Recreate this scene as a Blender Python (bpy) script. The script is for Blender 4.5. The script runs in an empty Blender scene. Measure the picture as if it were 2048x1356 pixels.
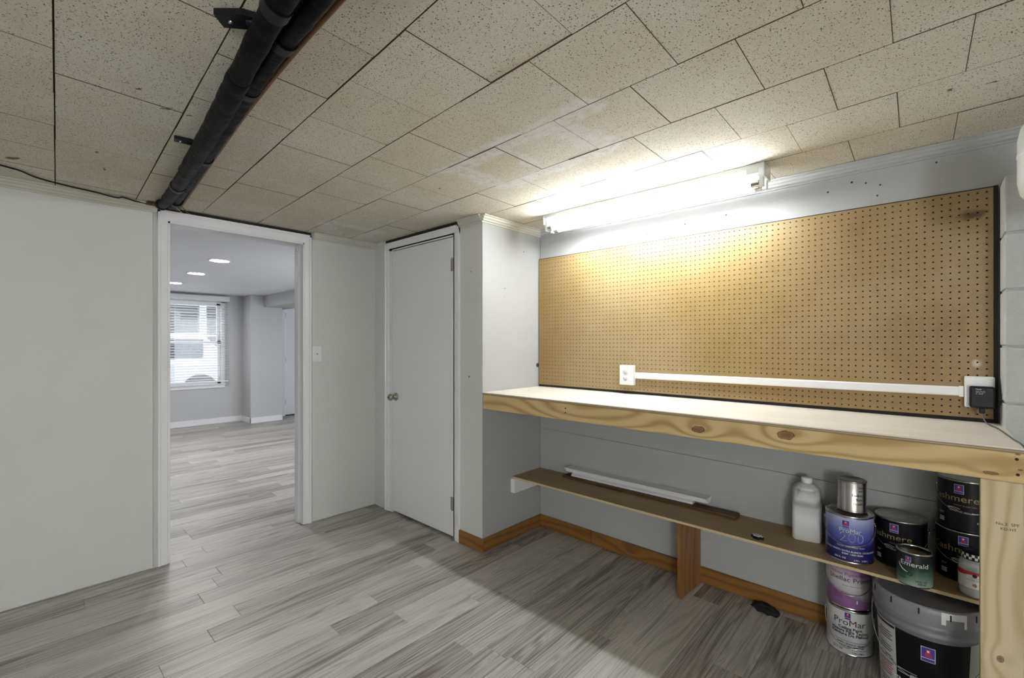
import bpy, bmesh, math, random
from mathutils import Vector, Matrix

# ------------------------------------------------------------------ camera, world, exposure
scene = bpy.context.scene
C = scene.collection
R = math.radians
CAM_H = 1.315
cam_data = bpy.data.cameras.new('camera')
cam_data.sensor_width = 36.0
cam_data.lens = 910.0 * 36.0 / 2048.0
cam_data.shift_y = 9.0 / 2048.0
cam_data.clip_start = 0.02
cam = bpy.data.objects.new('camera', cam_data)
C.objects.link(cam)
cam.location = (0, 0, CAM_H)
cam.rotation_euler = (R(90), 0, R(90 - 47.4398))
scene.camera = cam

world = bpy.data.worlds.new('overcast_sky')
scene.world = world
world.use_nodes = True
bg = world.node_tree.nodes['Background']
bg.inputs['Color'].default_value = (0.86, 0.93, 1.0, 1)
bg.inputs['Strength'].default_value = 4.4

vs = scene.view_settings
vs.view_transform = 'Standard'
vs.look = 'None'
vs.gamma = 1.0
vs.use_curve_mapping = False
vs.exposure = 0.2

TUBE_STRENGTH = 68.0      # the fluorescent tubes over the workbench
LED_STRENGTH = 190.0       # the recessed lights of the next room
REAR_STRENGTH = 47.0       # the unseen fill lamp added behind the camera

rng = random.Random(7)

# ------------------------------------------------------------------ node helper (tiny expression language)
class S:
    """wraps a float socket so that formulas can be written as python"""
    def __init__(s, nt, sock): s.nt, s.k = nt, sock
    def _m(s, op, *a):
        n = s.nt.nodes.new('ShaderNodeMath'); n.operation = op
        for i, v in enumerate((s,) + a):
            if isinstance(v, S): s.nt.links.new(v.k, n.inputs[i])
            else: n.inputs[i].default_value = float(v)
        return S(s.nt, n.outputs[0])
    def __add__(s, o): return s._m('ADD', o)
    __radd__ = __add__
    def __sub__(s, o): return s._m('SUBTRACT', o)
    def __rsub__(s, o): return (s * -1.0) + o
    def __mul__(s, o): return s._m('MULTIPLY', o)
    __rmul__ = __mul__
    def __truediv__(s, o): return s._m('DIVIDE', o)
    def sin(s): return s._m('SINE')
    def abs(s): return s._m('ABSOLUTE')
    def exp(s): return s._m('EXPONENT')
    def sqrt(s): return s._m('SQRT')
    def floor(s): return s._m('FLOOR')
    def min(s, o): return s._m('MINIMUM', o)
    def max(s, o): return s._m('MAXIMUM', o)
    def pow(s, o): return s._m('POWER', o)
    def lt(s, o): return s._m('LESS_THAN', o)
    def gt(s, o): return s._m('GREATER_THAN', o)
    def step(s, a, b):            # smoothstep a..b
        n = s.nt.nodes.new('ShaderNodeMapRange'); n.interpolation_type = 'SMOOTHSTEP'
        s.nt.links.new(s.k, n.inputs['Value'])
        n.inputs['From Min'].default_value = a; n.inputs['From Max'].default_value = b
        return S(s.nt, n.outputs['Result'])

class Mat:
    def __init__(m, name, color=(0.8, 0.8, 0.8), rough=0.5, metal=0.0, spec=0.5):
        m.m = bpy.data.materials.new(name); m.m.use_nodes = True
        m.nt = m.m.node_tree
        m.b = m.nt.nodes['Principled BSDF']
        m.col = None
        m.b.inputs['Base Color'].default_value = (*color, 1)
        m.b.inputs['Roughness'].default_value = rough
        m.b.inputs['Metallic'].default_value = metal
        m.b.inputs['Specular IOR Level'].default_value = spec
        m.base = color
    def new(m, t): return m.nt.nodes.new(t)
    def coords(m, kind='Object'):
        if kind == 'World':
            n = m.new('ShaderNodeNewGeometry'); v = n.outputs['Position']
        else:
            n = m.new('ShaderNodeTexCoord'); v = n.outputs[kind]
        return v
    def xyz(m, vec):
        n = m.new('ShaderNodeSeparateXYZ'); m.nt.links.new(vec, n.inputs[0])
        return [S(m.nt, o) for o in n.outputs]
    def comb(m, x, y, z):
        n = m.new('ShaderNodeCombineXYZ')
        for i, v in enumerate((x, y, z)):
            if isinstance(v, S): m.nt.links.new(v.k, n.inputs[i])
            else: n.inputs[i].default_value = float(v)
        return n.outputs[0]
    def noise(m, vec, scale=5, detail=3, rough=0.5, dist=0.0):
        n = m.new('ShaderNodeTexNoise'); m.nt.links.new(vec, n.inputs['Vector'])
        n.inputs['Scale'].default_value = scale; n.inputs['Detail'].default_value = detail
        n.inputs['Roughness'].default_value = rough; n.inputs['Distortion'].default_value = dist
        return S(m.nt, n.outputs['Fac'])
    def voronoi(m, vec, scale=5, rnd=1.0, feature='F1'):
        n = m.new('ShaderNodeTexVoronoi'); m.nt.links.new(vec, n.inputs['Vector'])
        n.feature = feature
        n.inputs['Scale'].default_value = scale; n.inputs['Randomness'].default_value = rnd
        cs = m.new('ShaderNodeSeparateColor'); m.nt.links.new(n.outputs['Color'], cs.inputs[0])
        return S(m.nt, n.outputs['Distance']), S(m.nt, cs.outputs[0])
    def random(m):
        n = m.new('ShaderNodeObjectInfo'); return S(m.nt, n.outputs['Random'])
    def rgb(m, c):
        n = m.new('ShaderNodeRGB'); n.outputs[0].default_value = (*c, 1); return n.outputs[0]
    def mix(m, fac, a, b, blend='MIX'):
        n = m.new('ShaderNodeMix'); n.data_type = 'RGBA'; n.blend_type = blend
        for sock, v in ((n.inputs[0], fac), (n.inputs[6], a), (n.inputs[7], b)):
            if isinstance(v, S): m.nt.links.new(v.k, sock)
            elif isinstance(v, (int, float)): sock.default_value = v
            elif isinstance(v, tuple): sock.default_value = (*v, 1)
            else: m.nt.links.new(v, sock)
        return n.outputs[2]
    def scale_col(m, col, fac):
        n = m.new('ShaderNodeVectorMath'); n.operation = 'SCALE'
        m.nt.links.new(col, n.inputs[0]); m.nt.links.new(fac.k, n.inputs['Scale'])
        return n.outputs[0]
    def set_color(m, c): m.nt.links.new(c, m.b.inputs['Base Color']); return m
    def set_rough(m, s): m.nt.links.new(s.k, m.b.inputs['Roughness']); return m
    def bump(m, s, strength=0.3, dist=0.002):
        n = m.new('ShaderNodeBump'); n.inputs['Strength'].default_value = strength
        n.inputs['Distance'].default_value = dist
        m.nt.links.new(s.k, n.inputs['Height'])
        m.nt.links.new(n.outputs[0], m.b.inputs['Normal']); return m

def plain(name, color, rough=0.5, metal=0.0, spec=0.5, var=0.06, scale=9, bump=0.0, bscale=60):
    m = Mat(name, color, rough, metal, spec)
    v = m.coords('World')
    n = m.noise(v, scale, 3)
    m.set_color(m.mix(n, tuple(c * (1 - var) for c in color), tuple(min(1, c * (1 + var)) for c in color)))
    if bump: m.bump(m.noise(v, bscale, 4, 0.6), bump, 0.002)
    return m.m

def emit(name, color, strength):
    m = Mat(name, color, 0.4)
    m.b.inputs['Emission Color'].default_value = (*color, 1)
    m.b.inputs['Emission Strength'].default_value = strength
    return m.m

# ------------------------------------------------------------------ mesh helpers
def link(o, parent=None):
    C.objects.link(o)
    if parent is not None: o.parent = parent
    return o

def tag(o, label=None, cat=None, group=None, kind=None):
    if label: o['label'] = label
    if cat: o['category'] = cat
    if group: o['group'] = group
    if kind: o['kind'] = kind
    return o

def empty(name, loc=(0, 0, 0), rz=0.0):
    o = bpy.data.objects.new(name, None); C.objects.link(o)
    o.empty_display_size = 0.05
    o.location = loc; o.rotation_euler = (0, 0, rz)
    return o

def thing(name, label, cat, loc=(0, 0, 0), rz=0.0, group=None):
    return tag(empty(name, loc, rz), label, cat, group)

def struct(name, label=None, loc=(0, 0, 0)):
    return tag(empty(name, loc), label, None, None, 'structure')

class MB:
    """collects geometry for ONE mesh object"""
    def __init__(s): s.v, s.f, s.sm = [], [], []
    def add(s, v, f, smooth=False):
        o = len(s.v); s.v += [tuple(p) for p in v]
        s.f += [tuple(i + o for i in q) for q in f]; s.sm += [smooth] * len(f)
        return s
    def box(s, x0, x1, y0, y1, z0, z1, bev=0.0):
        if bev <= 0:
            v = [(x, y, z) for z in (z0, z1) for y in (y0, y1) for x in (x0, x1)]
            f = [(0, 2, 3, 1), (4, 5, 7, 6), (0, 1, 5, 4), (1, 3, 7, 5), (3, 2, 6, 7), (2, 0, 4, 6)]
            return s.add(v, f)
        b = bmesh.new(); bmesh.ops.create_cube(b, size=1)
        for q in b.verts:
            q.co = ((x0 + x1) / 2 + q.co.x * (x1 - x0), (y0 + y1) / 2 + q.co.y * (y1 - y0), (z0 + z1) / 2 + q.co.z * (z1 - z0))
        bmesh.ops.bevel(b, geom=b.edges[:], offset=bev, segments=2, affect='EDGES', profile=0.5)
        s.bm(b); return s
    def bm(s, b, smooth=False):
        b.verts.index_update()
        s.add([q.co[:] for q in b.verts], [[q.index for q in fc.verts] for fc in b.faces], smooth)
        b.free(); return s
    def prism(s, poly, z0, z1):         # polygon (x,y) CCW extruded in z
        n = len(poly)
        v = [(x, y, z0) for x, y in poly] + [(x, y, z1) for x, y in poly]
        f = [tuple(range(n - 1, -1, -1)), tuple(range(n, 2 * n))] + [(i, (i + 1) % n, n + (i + 1) % n, n + i) for i in range(n)]
        return s.add(v, f)
    def sweep(s, prof, p0, p1, up=(0, 0, 1), closed=True):   # profile (a,b) swept p0->p1; a = sideways, b = up
        p0, p1 = Vector(p0), Vector(p1); d = (p1 - p0).normalized(); u = Vector(up); w = d.cross(u).normalized()
        n = len(prof)
        v = [p0 + w * a + u * b for a, b in prof] + [p1 + w * a + u * b for a, b in prof]
        f = [(i, (i + 1) % n, n + (i + 1) % n, n + i) for i in range(n)]
        f += [tuple(range(n - 1, -1, -1)), tuple(range(n, 2 * n))]
        return s.add(v, f)
    def lathe(s, prof, seg=40, cx=0, cy=0, smooth=True, a0=0.0, a1=None, wobble=None):
        full = a1 is None
        n = seg if full else seg + 1
        span = 2 * math.pi if full else a1 - a0
        v, f = [], []
        for r, z in prof:
            for i in range(n):
                a = a0 + span * i / seg
                v.append((cx + r * math.cos(a), cy + r * math.sin(a), z))
        for j in range(len(prof) - 1):
            for i in range(seg):
                k = (i + 1) % n if full else i + 1
                f.append((j * n + i, j * n + k, (j + 1) * n + k, (j + 1) * n + i))
        return s.add(v, f, smooth)
    def disc(s, r, z, seg=40, cx=0, cy=0, flip=False):
        v = [(cx + r * math.cos(2 * math.pi * i / seg), cy + r * math.sin(2 * math.pi * i / seg), z) for i in range(seg)]
        f = tuple(range(seg)); f = f[::-1] if flip else f
        return s.add(v, [f])
    def tube(s, pts, rad, seg=8, cap=True):
        pts = [Vector(p) for p in pts]; n = len(pts)
        rads = rad if isinstance(rad, (list, tuple)) else [rad] * n
        v, f = [], []
        prev = None
        for i, p in enumerate(pts):
            d = (pts[min(i + 1, n - 1)] - pts[max(i - 1, 0)]).normalized()
            if prev is None:
                a = Vector((0, 0, 1)) if abs(d.z) < 0.9 else Vector((1, 0, 0))
                u = (a - d * a.dot(d)).normalized()
            else:
                u = (prev - d * prev.dot(d)).normalized()
            prev = u; w = d.cross(u)
            for k in range(seg):
                t = 2 * math.pi * k / seg
                v.append(p + (u * math.cos(t) + w * math.sin(t)) * rads[i])
        for i in range(n - 1):
            for k in range(seg):
                f.append((i * seg + k, i * seg + (k + 1) % seg, (i + 1) * seg + (k + 1) % seg, (i + 1) * seg + k))
        s.add(v, f, True)
        if cap: s.add(v[:seg], [tuple(range(seg - 1, -1, -1))]); s.add(v[-seg:], [tuple(range(seg))])
        return s
    def mesh(s, name, mat):
        me = bpy.data.meshes.new(name); me.from_pydata(s.v, [], s.f)
        me.polygons.foreach_set('use_smooth', s.sm)
        if mat: me.materials.append(mat)
        me.update(); return me
    def build(s, name, mat, parent=None, loc=None, rot=None):
        o = bpy.data.objects.new(name, s.mesh(name, mat)); link(o, parent)
        if loc: o.location = loc
        if rot: o.rotation_euler = rot
        return o

def box(name, mat, parent, x0, x1, y0, y1, z0, z1, bev=0.0):
    return MB().box(x0, x1, y0, y1, z0, z1, bev).build(name, mat, parent)

def spline(pts, n=8):                    # Catmull-Rom
    P = [Vector(p) for p in pts]; P = [P[0] * 2 - P[1]] + P + [P[-1] * 2 - P[-2]]
    out = []
    for i in range(1, len(P) - 2):
        for k in range(n):
            t = k / n; a, b, c, d = P[i - 1:i + 3]
            out.append(0.5 * ((2 * b) + (c - a) * t + (2 * a - 5 * b + 4 * c - d) * t * t + (3 * b - a - 3 * c + d) * t ** 3))
    out.append(P[-2]); return out

def text_mesh(txt, size, align='CENTER', shear=0.0, spacing=1.0, offset=0.0):
    cu = bpy.data.curves.new('t', 'FONT'); cu.body = txt; cu.size = size
    cu.align_x = align; cu.align_y = 'BOTTOM_BASELINE' if False else 'BOTTOM'
    cu.space_character = spacing; cu.shear = shear; cu.resolution_u = 3; cu.offset = offset
    ob = bpy.data.objects.new('t', cu); C.objects.link(ob)
    bpy.context.view_layer.update()
    dg = bpy.context.evaluated_depsgraph_get()
    me = bpy.data.meshes.new_from_object(ob.evaluated_get(dg))
    bpy.data.objects.remove(ob); bpy.data.curves.remove(cu)
    return me

def cyl_text(txt, size, mat, parent, r, z, ang=0.0, name='lettering', align='CENTER', spacing=1.0, stretch=1.0, off=0.0006, heavy=0.0):
    """text wrapped on a cylinder of radius r; ang = 0 looks towards -Y of the parent, + turns to its right side (+X)"""
    me = text_mesh(txt, size, align, 0.0, spacing, heavy)
    for q in me.vertices:
        a = ang + q.co.x * stretch / r
        h = q.co.y
        q.co = ((r + off) * math.sin(a), -(r + off) * math.cos(a), z + h)
    me.materials.clear(); me.materials.append(mat); me.name = name
    o = bpy.data.objects.new(name, me); link(o, parent); return o

def flat_text(txt, size, mat, parent, loc, rot, name='lettering', align='CENTER', spacing=1.0):
    me = text_mesh(txt, size, align, 0.0, spacing)
    me.materials.clear(); me.materials.append(mat); me.name = name
    o = bpy.data.objects.new(name, me); link(o, parent); o.location = loc; o.rotation_euler = rot; return o

def cyl_patch(mb, r, a0, a1, z0, z1, n=10, r1=None):
    """patch of a cylinder, same angle convention as cyl_text"""
    r1 = r if r1 is None else r1
    v = []
    for k in range(n + 1):
        a = a0 + (a1 - a0) * k / n
        v += [(r * math.sin(a), -r * math.cos(a), z0), (r1 * math.sin(a), -r1 * math.cos(a), z1)]
    mb.add(v, [(2 * k, 2 * k + 2, 2 * k + 3, 2 * k + 1) for k in range(n)], True)
    return mb

# ------------------------------------------------------------------ key dimensions (metres; camera over x=y=0)
XA = -3.35           # wall with the doorway
YC = 1.985           # closet wall / front of the workbench
XS = -2.075          # side of the closet, end of the alcove
YB = 2.571           # wall behind the workbench
ZC = 2.127           # underside of the ceiling tiles
XR, YF = 2.3, -2.3   # walls behind the camera
DY0, DY1, DZ = 0.621, 1.402, 2.033   # doorway
BX1 = 0.202          # right end of the bench
BZ = 1.008           # bench top
FARX = -8.63         # far wall of the next room
ZF = 2.118

# ------------------------------------------------------------------ materials
def wall_mat(name, color, spots=(), rough=0.55):
    m = Mat(name, color, rough)
    v = m.coords('World')
    n = m.noise(v, 2.2, 4, 0.6); n2 = m.noise(v, 14, 3)
    c = m.mix(n, tuple(k * 0.93 for k in color), tuple(min(1, k * 1.04) for k in color))
    c = m.mix(n2 * 0.25, c, tuple(k * 0.9 for k in color))
    if spots:
        x, y, z = m.xyz(v); dmin = None
        for (a, b, d, r) in spots:
            q = (((x - a).pow(2.0) + (y - b).pow(2.0) + (z - d).pow(2.0)).sqrt()) / r
            dmin = q if dmin is None else dmin.min(q)
        c = m.mix(dmin.step(1.15, 0.75), c, (0.03, 0.028, 0.025))
    m.set_color(c)
    m.bump(m.noise(v, 90, 4, 0.6), 0.12, 0.0015)
    return m.m

M = {}
M['wall'] = wall_mat('painted_wall', (0.64, 0.645, 0.63), [(XA + .016, .03, 1.51, .0025), (XA + .016, -.15, .62, .0025), (XA + .013, 1.72, 1.93, .003), (-2.2, YC, 1.10, .006), (-2.18, YC, 1.78, .004)])
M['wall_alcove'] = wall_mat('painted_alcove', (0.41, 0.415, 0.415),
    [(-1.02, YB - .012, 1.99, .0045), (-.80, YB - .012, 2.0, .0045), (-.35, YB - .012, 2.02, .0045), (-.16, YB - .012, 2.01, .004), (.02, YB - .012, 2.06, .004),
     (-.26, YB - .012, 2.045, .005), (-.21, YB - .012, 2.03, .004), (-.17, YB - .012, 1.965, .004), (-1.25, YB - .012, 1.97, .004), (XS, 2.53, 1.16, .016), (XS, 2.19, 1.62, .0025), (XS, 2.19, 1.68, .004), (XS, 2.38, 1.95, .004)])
M['far_wall'] = wall_mat('grey_far_wall', (0.52, 0.525, 0.535))
M['far_ceiling'] = wall_mat('white_far_ceiling', (0.84, 0.85, 0.88))
M['trim'] = plain('white_trim_paint', (0.79, 0.785, 0.81), 0.35, var=0.04)
M['crown'] = plain('cream_crown_paint', (0.55, 0.535, 0.47), 0.45, var=0.06)
M['door'] = plain('white_door_paint', (0.78, 0.78, 0.81), 0.4, var=0.03, scale=3)
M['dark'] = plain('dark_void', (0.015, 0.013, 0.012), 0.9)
M['black'] = plain('black_plastic', (0.007, 0.007, 0.010), 0.42, spec=.25)
M['nickel'] = plain('satin_nickel', (0.42, 0.40, 0.36), 0.28, 1.0)
M['steel'] = plain('bright_steel', (0.62, 0.61, 0.60), 0.22, 1.0)
M['white_plastic'] = plain('white_plastic', (0.78, 0.78, 0.78), 0.35, var=0.02)
M['jug_white'] = plain('milky_jug_plastic', (0.66, 0.655, 0.66), 0.42, var=0.05)
M['enamel'] = plain('white_enamel', (0.74, 0.75, 0.73), 0.3, var=0.03)
M['print_black'] = plain('black_print', (0.01, 0.01, 0.012), 0.5)
M['print_white'] = plain('white_print', (0.75, 0.75, 0.76), 0.5)
M['print_gold'] = plain('gold_print', (0.30, 0.24, 0.10), 0.5)
M['print_cream'] = plain('pale_outline_print', (0.62, 0.66, 0.52), 0.5)
M['print_purple'] = plain('purple_print', (0.16, 0.05, 0.17), 0.5)
M['print_blue'] = plain('royal_blue_print', (0.045, 0.035, 0.27), 0.5)
M['print_red'] = plain('red_print', (0.45, 0.03, 0.04), 0.5)
M['label_black'] = plain('black_can_label', (0.005, 0.0045, 0.007), 0.34, spec=.22)

def ceiling_tile_mat():
    m = Mat('pinhole_fibre_tile', (0.6, 0.56, 0.47), 0.85, spec=0.2)
    v = m.coords('World'); x, y, z = m.xyz(v)
    rnd = m.random()
    # ageing: warm brown clouds, different on every tile
    n1 = m.noise(v, 1.3, 3, 0.55); n2 = m.noise(v, 5.0, 4, 0.6)
    age = (n1 * 0.9 + n2 * 0.6 + rnd * 0.18 - 0.48).step(0.0, 0.85)
    c = m.mix(age, (0.735, 0.71, 0.635), (0.63, 0.56, 0.435))
    fine = m.noise(v, 160, 2)
    c = m.mix(fine * 0.30, c, (0.42, 0.37, 0.28))
    # pin holes
    flat = m.comb(x, y, 0.0)
    d, h = m.voronoi(flat, 132, 0.95)
    hole = d.lt(h * 0.15 + 0.13) * h.gt(0.10)
    d2, h2 = m.voronoi(flat, 270, 1.0)
    pin = d2.lt(0.29) * h2.gt(0.45)
    holes = hole.max(pin * 0.65)
    c = m.mix(holes * 0.92, c, (0.05, 0.036, 0.024))
    # plaster repair: smeared joint compound along old cracks, a few stains
    warp = m.noise(v, 7, 4, 0.65) * 0.17 - 0.085
    px, py = x + warp, y + (m.noise(v, 6.0, 4, 0.6) * 0.14 - 0.07)
    def capsule(ax, ay, bx, by, r):
        dx, dy = bx - ax, by - ay; L = dx * dx + dy * dy
        t = (((px - ax) * dx + (py - ay) * dy) / L).max(0.0).min(1.0)
        q = ((px - ax - t * dx).pow(2.0) + (py - ay - t * dy).pow(2.0)).sqrt()
        return q / r
    segs = [(-.86, 1.325, -1.68, 1.37, .055), (-1.62, 1.40, -1.62, 1.70, .07), (-1.60, 1.72, -.98, 1.66, .055),
            (-.98, 1.64, -1.02, 1.42, .075), (-3.02, 1.42, -3.28, 1.62, .05), (-2.94, 1.45, -2.95, 1.78, .05), (-2.98, 1.78, -3.30, 1.74, .06), (-1.32, 1.42, -1.34, 1.62, .03)]
    dm = None
    for s_ in segs:
        q = capsule(*s_); dm = q if dm is None else dm.min(q)
    patch = dm.step(1.25, 0.55) * m.noise(v, 30, 4, 0.7).step(0.30, 0.62)
    c = m.mix(patch * 0.72, c, (0.74, 0.735, 0.75))
    st = None
    for (a, b, r) in [(-1.93, .34, .011), (-1.95, .40, .007), (-1.86, .27, .006), (-2.95, -.02, .02), (-2.6, .21, .008), (-2.83, .29, .007), (.07, 2.03, .008), (.14, 2.06, .004), (-1.9, 1.5, .006)]:
        q = ((px - a).pow(2.0) + (py - b).pow(2.0)).sqrt() / r
        st = q if st is None else st.min(q)
    c = m.mix(st.step(1.3, 0.8) * 0.85, c, (0.10, 0.055, 0.025))
    m.set_color(c)
    m.bump(1.0 - holes * (1.0 - patch) + fine * 0.3 + patch * 0.5, 0.35, 0.002)
    return m.m
M['tile'] = ceiling_tile_mat()
M['tile_gap'] = plain('brown_tile_joint', (0.10, 0.06, 0.035), 0.95)

def plank_mat():
    m = Mat('grey_wood_vinyl', (0.3, 0.29, 0.28), 0.42, spec=0.85)
    v = m.coords('World'); x, y, z = m.xyz(v); rnd = m.random()
    off = rnd * 37.0
    gx = x + off
    wob = m.noise(m.comb(gx * 5.0, y * 0.9 + off, 0.0), 1.6, 3, 0.55)
    # cathedral figure: contour lines of a stretched noise field
    field = m.noise(m.comb(gx * 9.0, y * 0.5 + off, off), 1.15, 2, 0.4, 0.25)
    rings = ((field * 85.0 + wob * 4.0).sin() * 0.5 + 0.5)
    streak = m.noise(m.comb(gx * 62.0, y * 0.75, off), 2.0, 4, 0.65)
    pore = m.noise(m.comb(gx * 240.0, y * 3.0, off), 2.0, 3, 0.6)
    broad = m.noise(m.comb(gx * 15.0, y * 0.32, off), 1.5, 3, 0.5)
    f = rings * 0.17 + streak * 0.64 + broad * 0.50 + pore * 0.38 + rnd * 0.26 - 0.43
    c = m.mix(f.step(0.08, 0.80), (0.054, 0.038, 0.025), (0.55, 0.525, 0.495))
    c = m.mix(pore.step(0.60, 0.80) * 0.45, c, (0.060, 0.045, 0.033))
    c = m.mix((rings.step(0.86, 1.0)) * broad.step(.35, .65) * 0.35, c, (0.09, 0.075, 0.062))
    m.set_color(c)
    m.set_rough(pore * 0.14 + 0.37)
    m.bump(streak * 0.5 + pore * 0.8, 0.12, 0.001)
    return m.m
M['plank'] = plank_mat()

def peg_mat():
    m = Mat('tan_hardboard', (0.5, 0.35, 0.17), 0.5, spec=0.35)
    v = m.coords('World'); x, y, z = m.xyz(v)
    n1 = m.noise(v, 1.4, 4, 0.6); n2 = m.noise(v, 90, 3, 0.7); n3 = m.noise(v, 6, 4, 0.65)
    c = m.mix(n1.step(0.3, 0.75), (0.30, 0.225, 0.115), (0.255, 0.165, 0.058))
    c = m.mix(n2.step(0.5, 0.75) * 0.35, c, (0.20, 0.125, 0.048))
    c = m.mix(n3.step(0.6, 0.8) * 0.22, c, (0.30, 0.18, 0.07))
    # darker brown blotches towards the right end, scuff and oil marks
    blotch = m.noise(v, 3.2, 4, 0.6).step(0.40, 0.72) * x.step(-0.9, 0.2)
    c = m.mix(blotch * 0.5, c, (0.17, 0.095, 0.03))
    oil = (((x - 0.12) / 0.055).pow(2.0) + ((z - 1.82) / 0.028).pow(2.0)).sqrt() + m.noise(v, 40, 3) * 0.9
    c = m.mix(oil.step(1.35, 0.7) * 0.8, c, (0.05, 0.03, 0.015))
    scuff = (((x - 0.135) / 0.022).pow(2.0) + ((z - 1.235) / 0.03).pow(2.0)).sqrt() + m.noise(v, 30, 3) * 0.9
    c = m.mix(scuff.step(1.3, 0.6) * 0.6, c, (0.62, 0.56, 0.46))
    m.set_color(c)
    return m.m
M['peg'] = peg_mat()

def board_mat(name, light, dark, knots, axis, freq=70, amp=1.0, rough=0.6, streaks=120, knot_col=(0.16, 0.075, 0.03)):
    """sawn softwood: growth rings bend round knots (u along, w across the face)"""
    m = Mat(name, light, rough, spec=0.3)
    v = m.coords('World'); xyz = m.xyz(v)
    u, w = xyz[axis[0]], xyz[axis[1]]
    t = xyz[3 - axis[0] - axis[1]]
    low = m.noise(m.comb(u * 1.1, w * 5.0, t * 5.0), 1.6, 2, 0.45)
    g = w * freq + low * 14.0 * amp
    km = None
    for (ku, kw, su, sw, A) in knots:
        e = ((u - ku) / su).pow(2.0) + ((w - kw) / sw).pow(2.0)
        g = g + (e * -0.35).exp() * A
        if su < .1: km = e if km is None else km.min(e)
    ring = (g.sin() * 0.5 + 0.5).pow(2.2)
    st = m.noise(m.comb(u * 2.5, w * streaks, t * streaks), 1.0, 3, 0.6)
    c = m.mix(ring * 0.75 + st * 0.25, light, dark)
    c = m.mix(m.noise(v, 5, 3) * 0.35, c, tuple(k * 0.86 for k in light))
    if km is not None:
        kn = (km + m.noise(v, 60, 3) * 0.35 - 0.15)
        c = m.mix(kn.step(0.30, 0.08) * 0.85, c, knot_col)
        c = m.mix(kn.step(0.30, 0.24) * kn.step(0.16, 0.22) * 0.8, c, tuple(k * 0.3 for k in knot_col))
    m.set_color(c); m.bump(st, 0.15, 0.001)
    return m.m
M['fascia'] = board_mat('sawn_pine_fascia', (0.66, 0.50, 0.25), (0.34, 0.21, 0.065),
    [(-.735, .945, .055, .030, 9.0), (-.405, .965, .06, .034, 9.0), (.135, .925, .035, .011, 3.0), (-1.45, .955, .18, .05, 6.0), (-1.15, .96, .22, .06, 9.0), (-.1, .95, .25, .05, 9.0), (.19, .99, .012, .006, 1.0), (.195, .945, .012, .006, 1.0)], (0, 2), 95, 1.0)
M['post'] = board_mat('sawn_pine_post', (0.64, 0.545, 0.35), (0.42, 0.32, 0.16),
    [(.372, .155, .022, .016, 5.0), (.08, .19, .012, .008, 2.0), (.62, .18, .2, .03, 5.0)], (2, 0), 110, 0.8)
M['baseboard'] = board_mat('varnished_pine_baseboard', (0.27, 0.135, 0.040), (0.16, 0.068, 0.016), [(-1.35, .04, .05, .02, 5.0)], (0, 2), 130, 1.1, 0.35)
M['baseboard_side'] = board_mat('varnished_pine_side', (0.27, 0.135, 0.040), (0.16, 0.068, 0.016), [], (1, 2), 130, 1.1, 0.35)
M['support'] = board_mat('stained_board', (0.34, 0.165, 0.05), (0.16, 0.075, 0.025), [], (2, 1), 100, 1.4, 0.4)
M['shelf_ply'] = board_mat('plywood_face', (0.40, 0.29, 0.155), (0.34, 0.235, 0.115), [], (0, 1), 26, 1.6, 0.5, 60)
M['ply_edge'] = plain('plywood_edge', (0.55, 0.43, 0.25), 0.6, var=0.12, scale=60)
M['worktop'] = board_mat('birch_ply_worktop', (0.77, 0.715, 0.645), (0.71, 0.65, 0.57), [], (0, 1), 22, 1.3, 0.5, 60)
M['dark_wood'] = board_mat('dark_stained_strip', (0.115, 0.062, 0.028), (0.05, 0.026, 0.013), [], (0, 1), 160, 1.0, 0.5)

def block_mat():
    m = Mat('painted_concrete_block', (0.5, 0.5, 0.49), 0.8)
    v = m.coords('World')
    n = m.noise(v, 150, 4, 0.7); n2 = m.noise(v, 34, 4, 0.65)
    m.set_color(m.mix(n2, (0.46, 0.465, 0.46), (0.56, 0.565, 0.55)))
    m.bump(n * 0.7 + n2 * 0.8, 0.8, 0.006)
    return m.m
M['block'] = block_mat()

# ------------------------------------------------------------------ floor: planks
def plank_floor(fl, x0, x1, y0, y1, w, length, seed, skip=None):
    r = random.Random(seed)
    n = int(math.ceil((x1 - x0) / w)); first = {}
    for i in range(n):
        xa = x0 + i * w; xb = min(x1, xa + w)
        y = y0 - r.random() * length
        while y < y1:
            a, b = max(y, y0), min(y + length, y1)
            y += length
            if b - a < 0.03 or (skip and skip(xa, xb, a, b)): continue
            g = 0.0004; cb = 0.0012; z1 = 0.0
            A, B, D, E = xa + g, xb - g, a + g, b - g
            v = [(A, D, -.006), (B, D, -.006), (B, E, -.006), (A, E, -.006), (A, D, z1 - .0008), (B, D, z1 - .0008), (B, E, z1 - .0008), (A, E, z1 - .0008),
                 (A + cb, D + cb, z1), (B - cb, D + cb, z1), (B - cb, E - cb, z1), (A + cb, E - cb, z1)]
            f = [(8, 9, 10, 11)] + [(k, (k + 1) % 4, 4 + (k + 1) % 4, 4 + k) for k in range(4)] + [(4 + k, 4 + (k + 1) % 4, 8 + (k + 1) % 4, 8 + k) for k in range(4)]
            MB().add(v, f).build('plank', M['plank'], fl)

floor = tag(MB().box(XA - .12, XR, YF, YB + .05, -.08, -.006).build('floor', M['dark']), 'grey wood-look plank floor of the workshop room', None, None, 'structure')
def skip_main(xa, xb, a, b):
    if xb < XA and not (b > DY0 - .02 and a < DY1 + .02): return True
    if xb < XS - .3 and a > YC + .1: return True
    return False
plank_floor(floor, XA - .12, XR, YF, YB, .128, 1.22, 11, skip_main)
floor2 = tag(MB().box(FARX - .4, XA - .12, -1.6, 4.6, -.08, -.006).build('floor_next_room', M['plank']), 'grey wood-look plank floor seen through the doorway', None, None, 'structure')
plank_floor(floor2, FARX, XA - .12, -.2, 3.9, .128, 1.22, 23)

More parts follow.
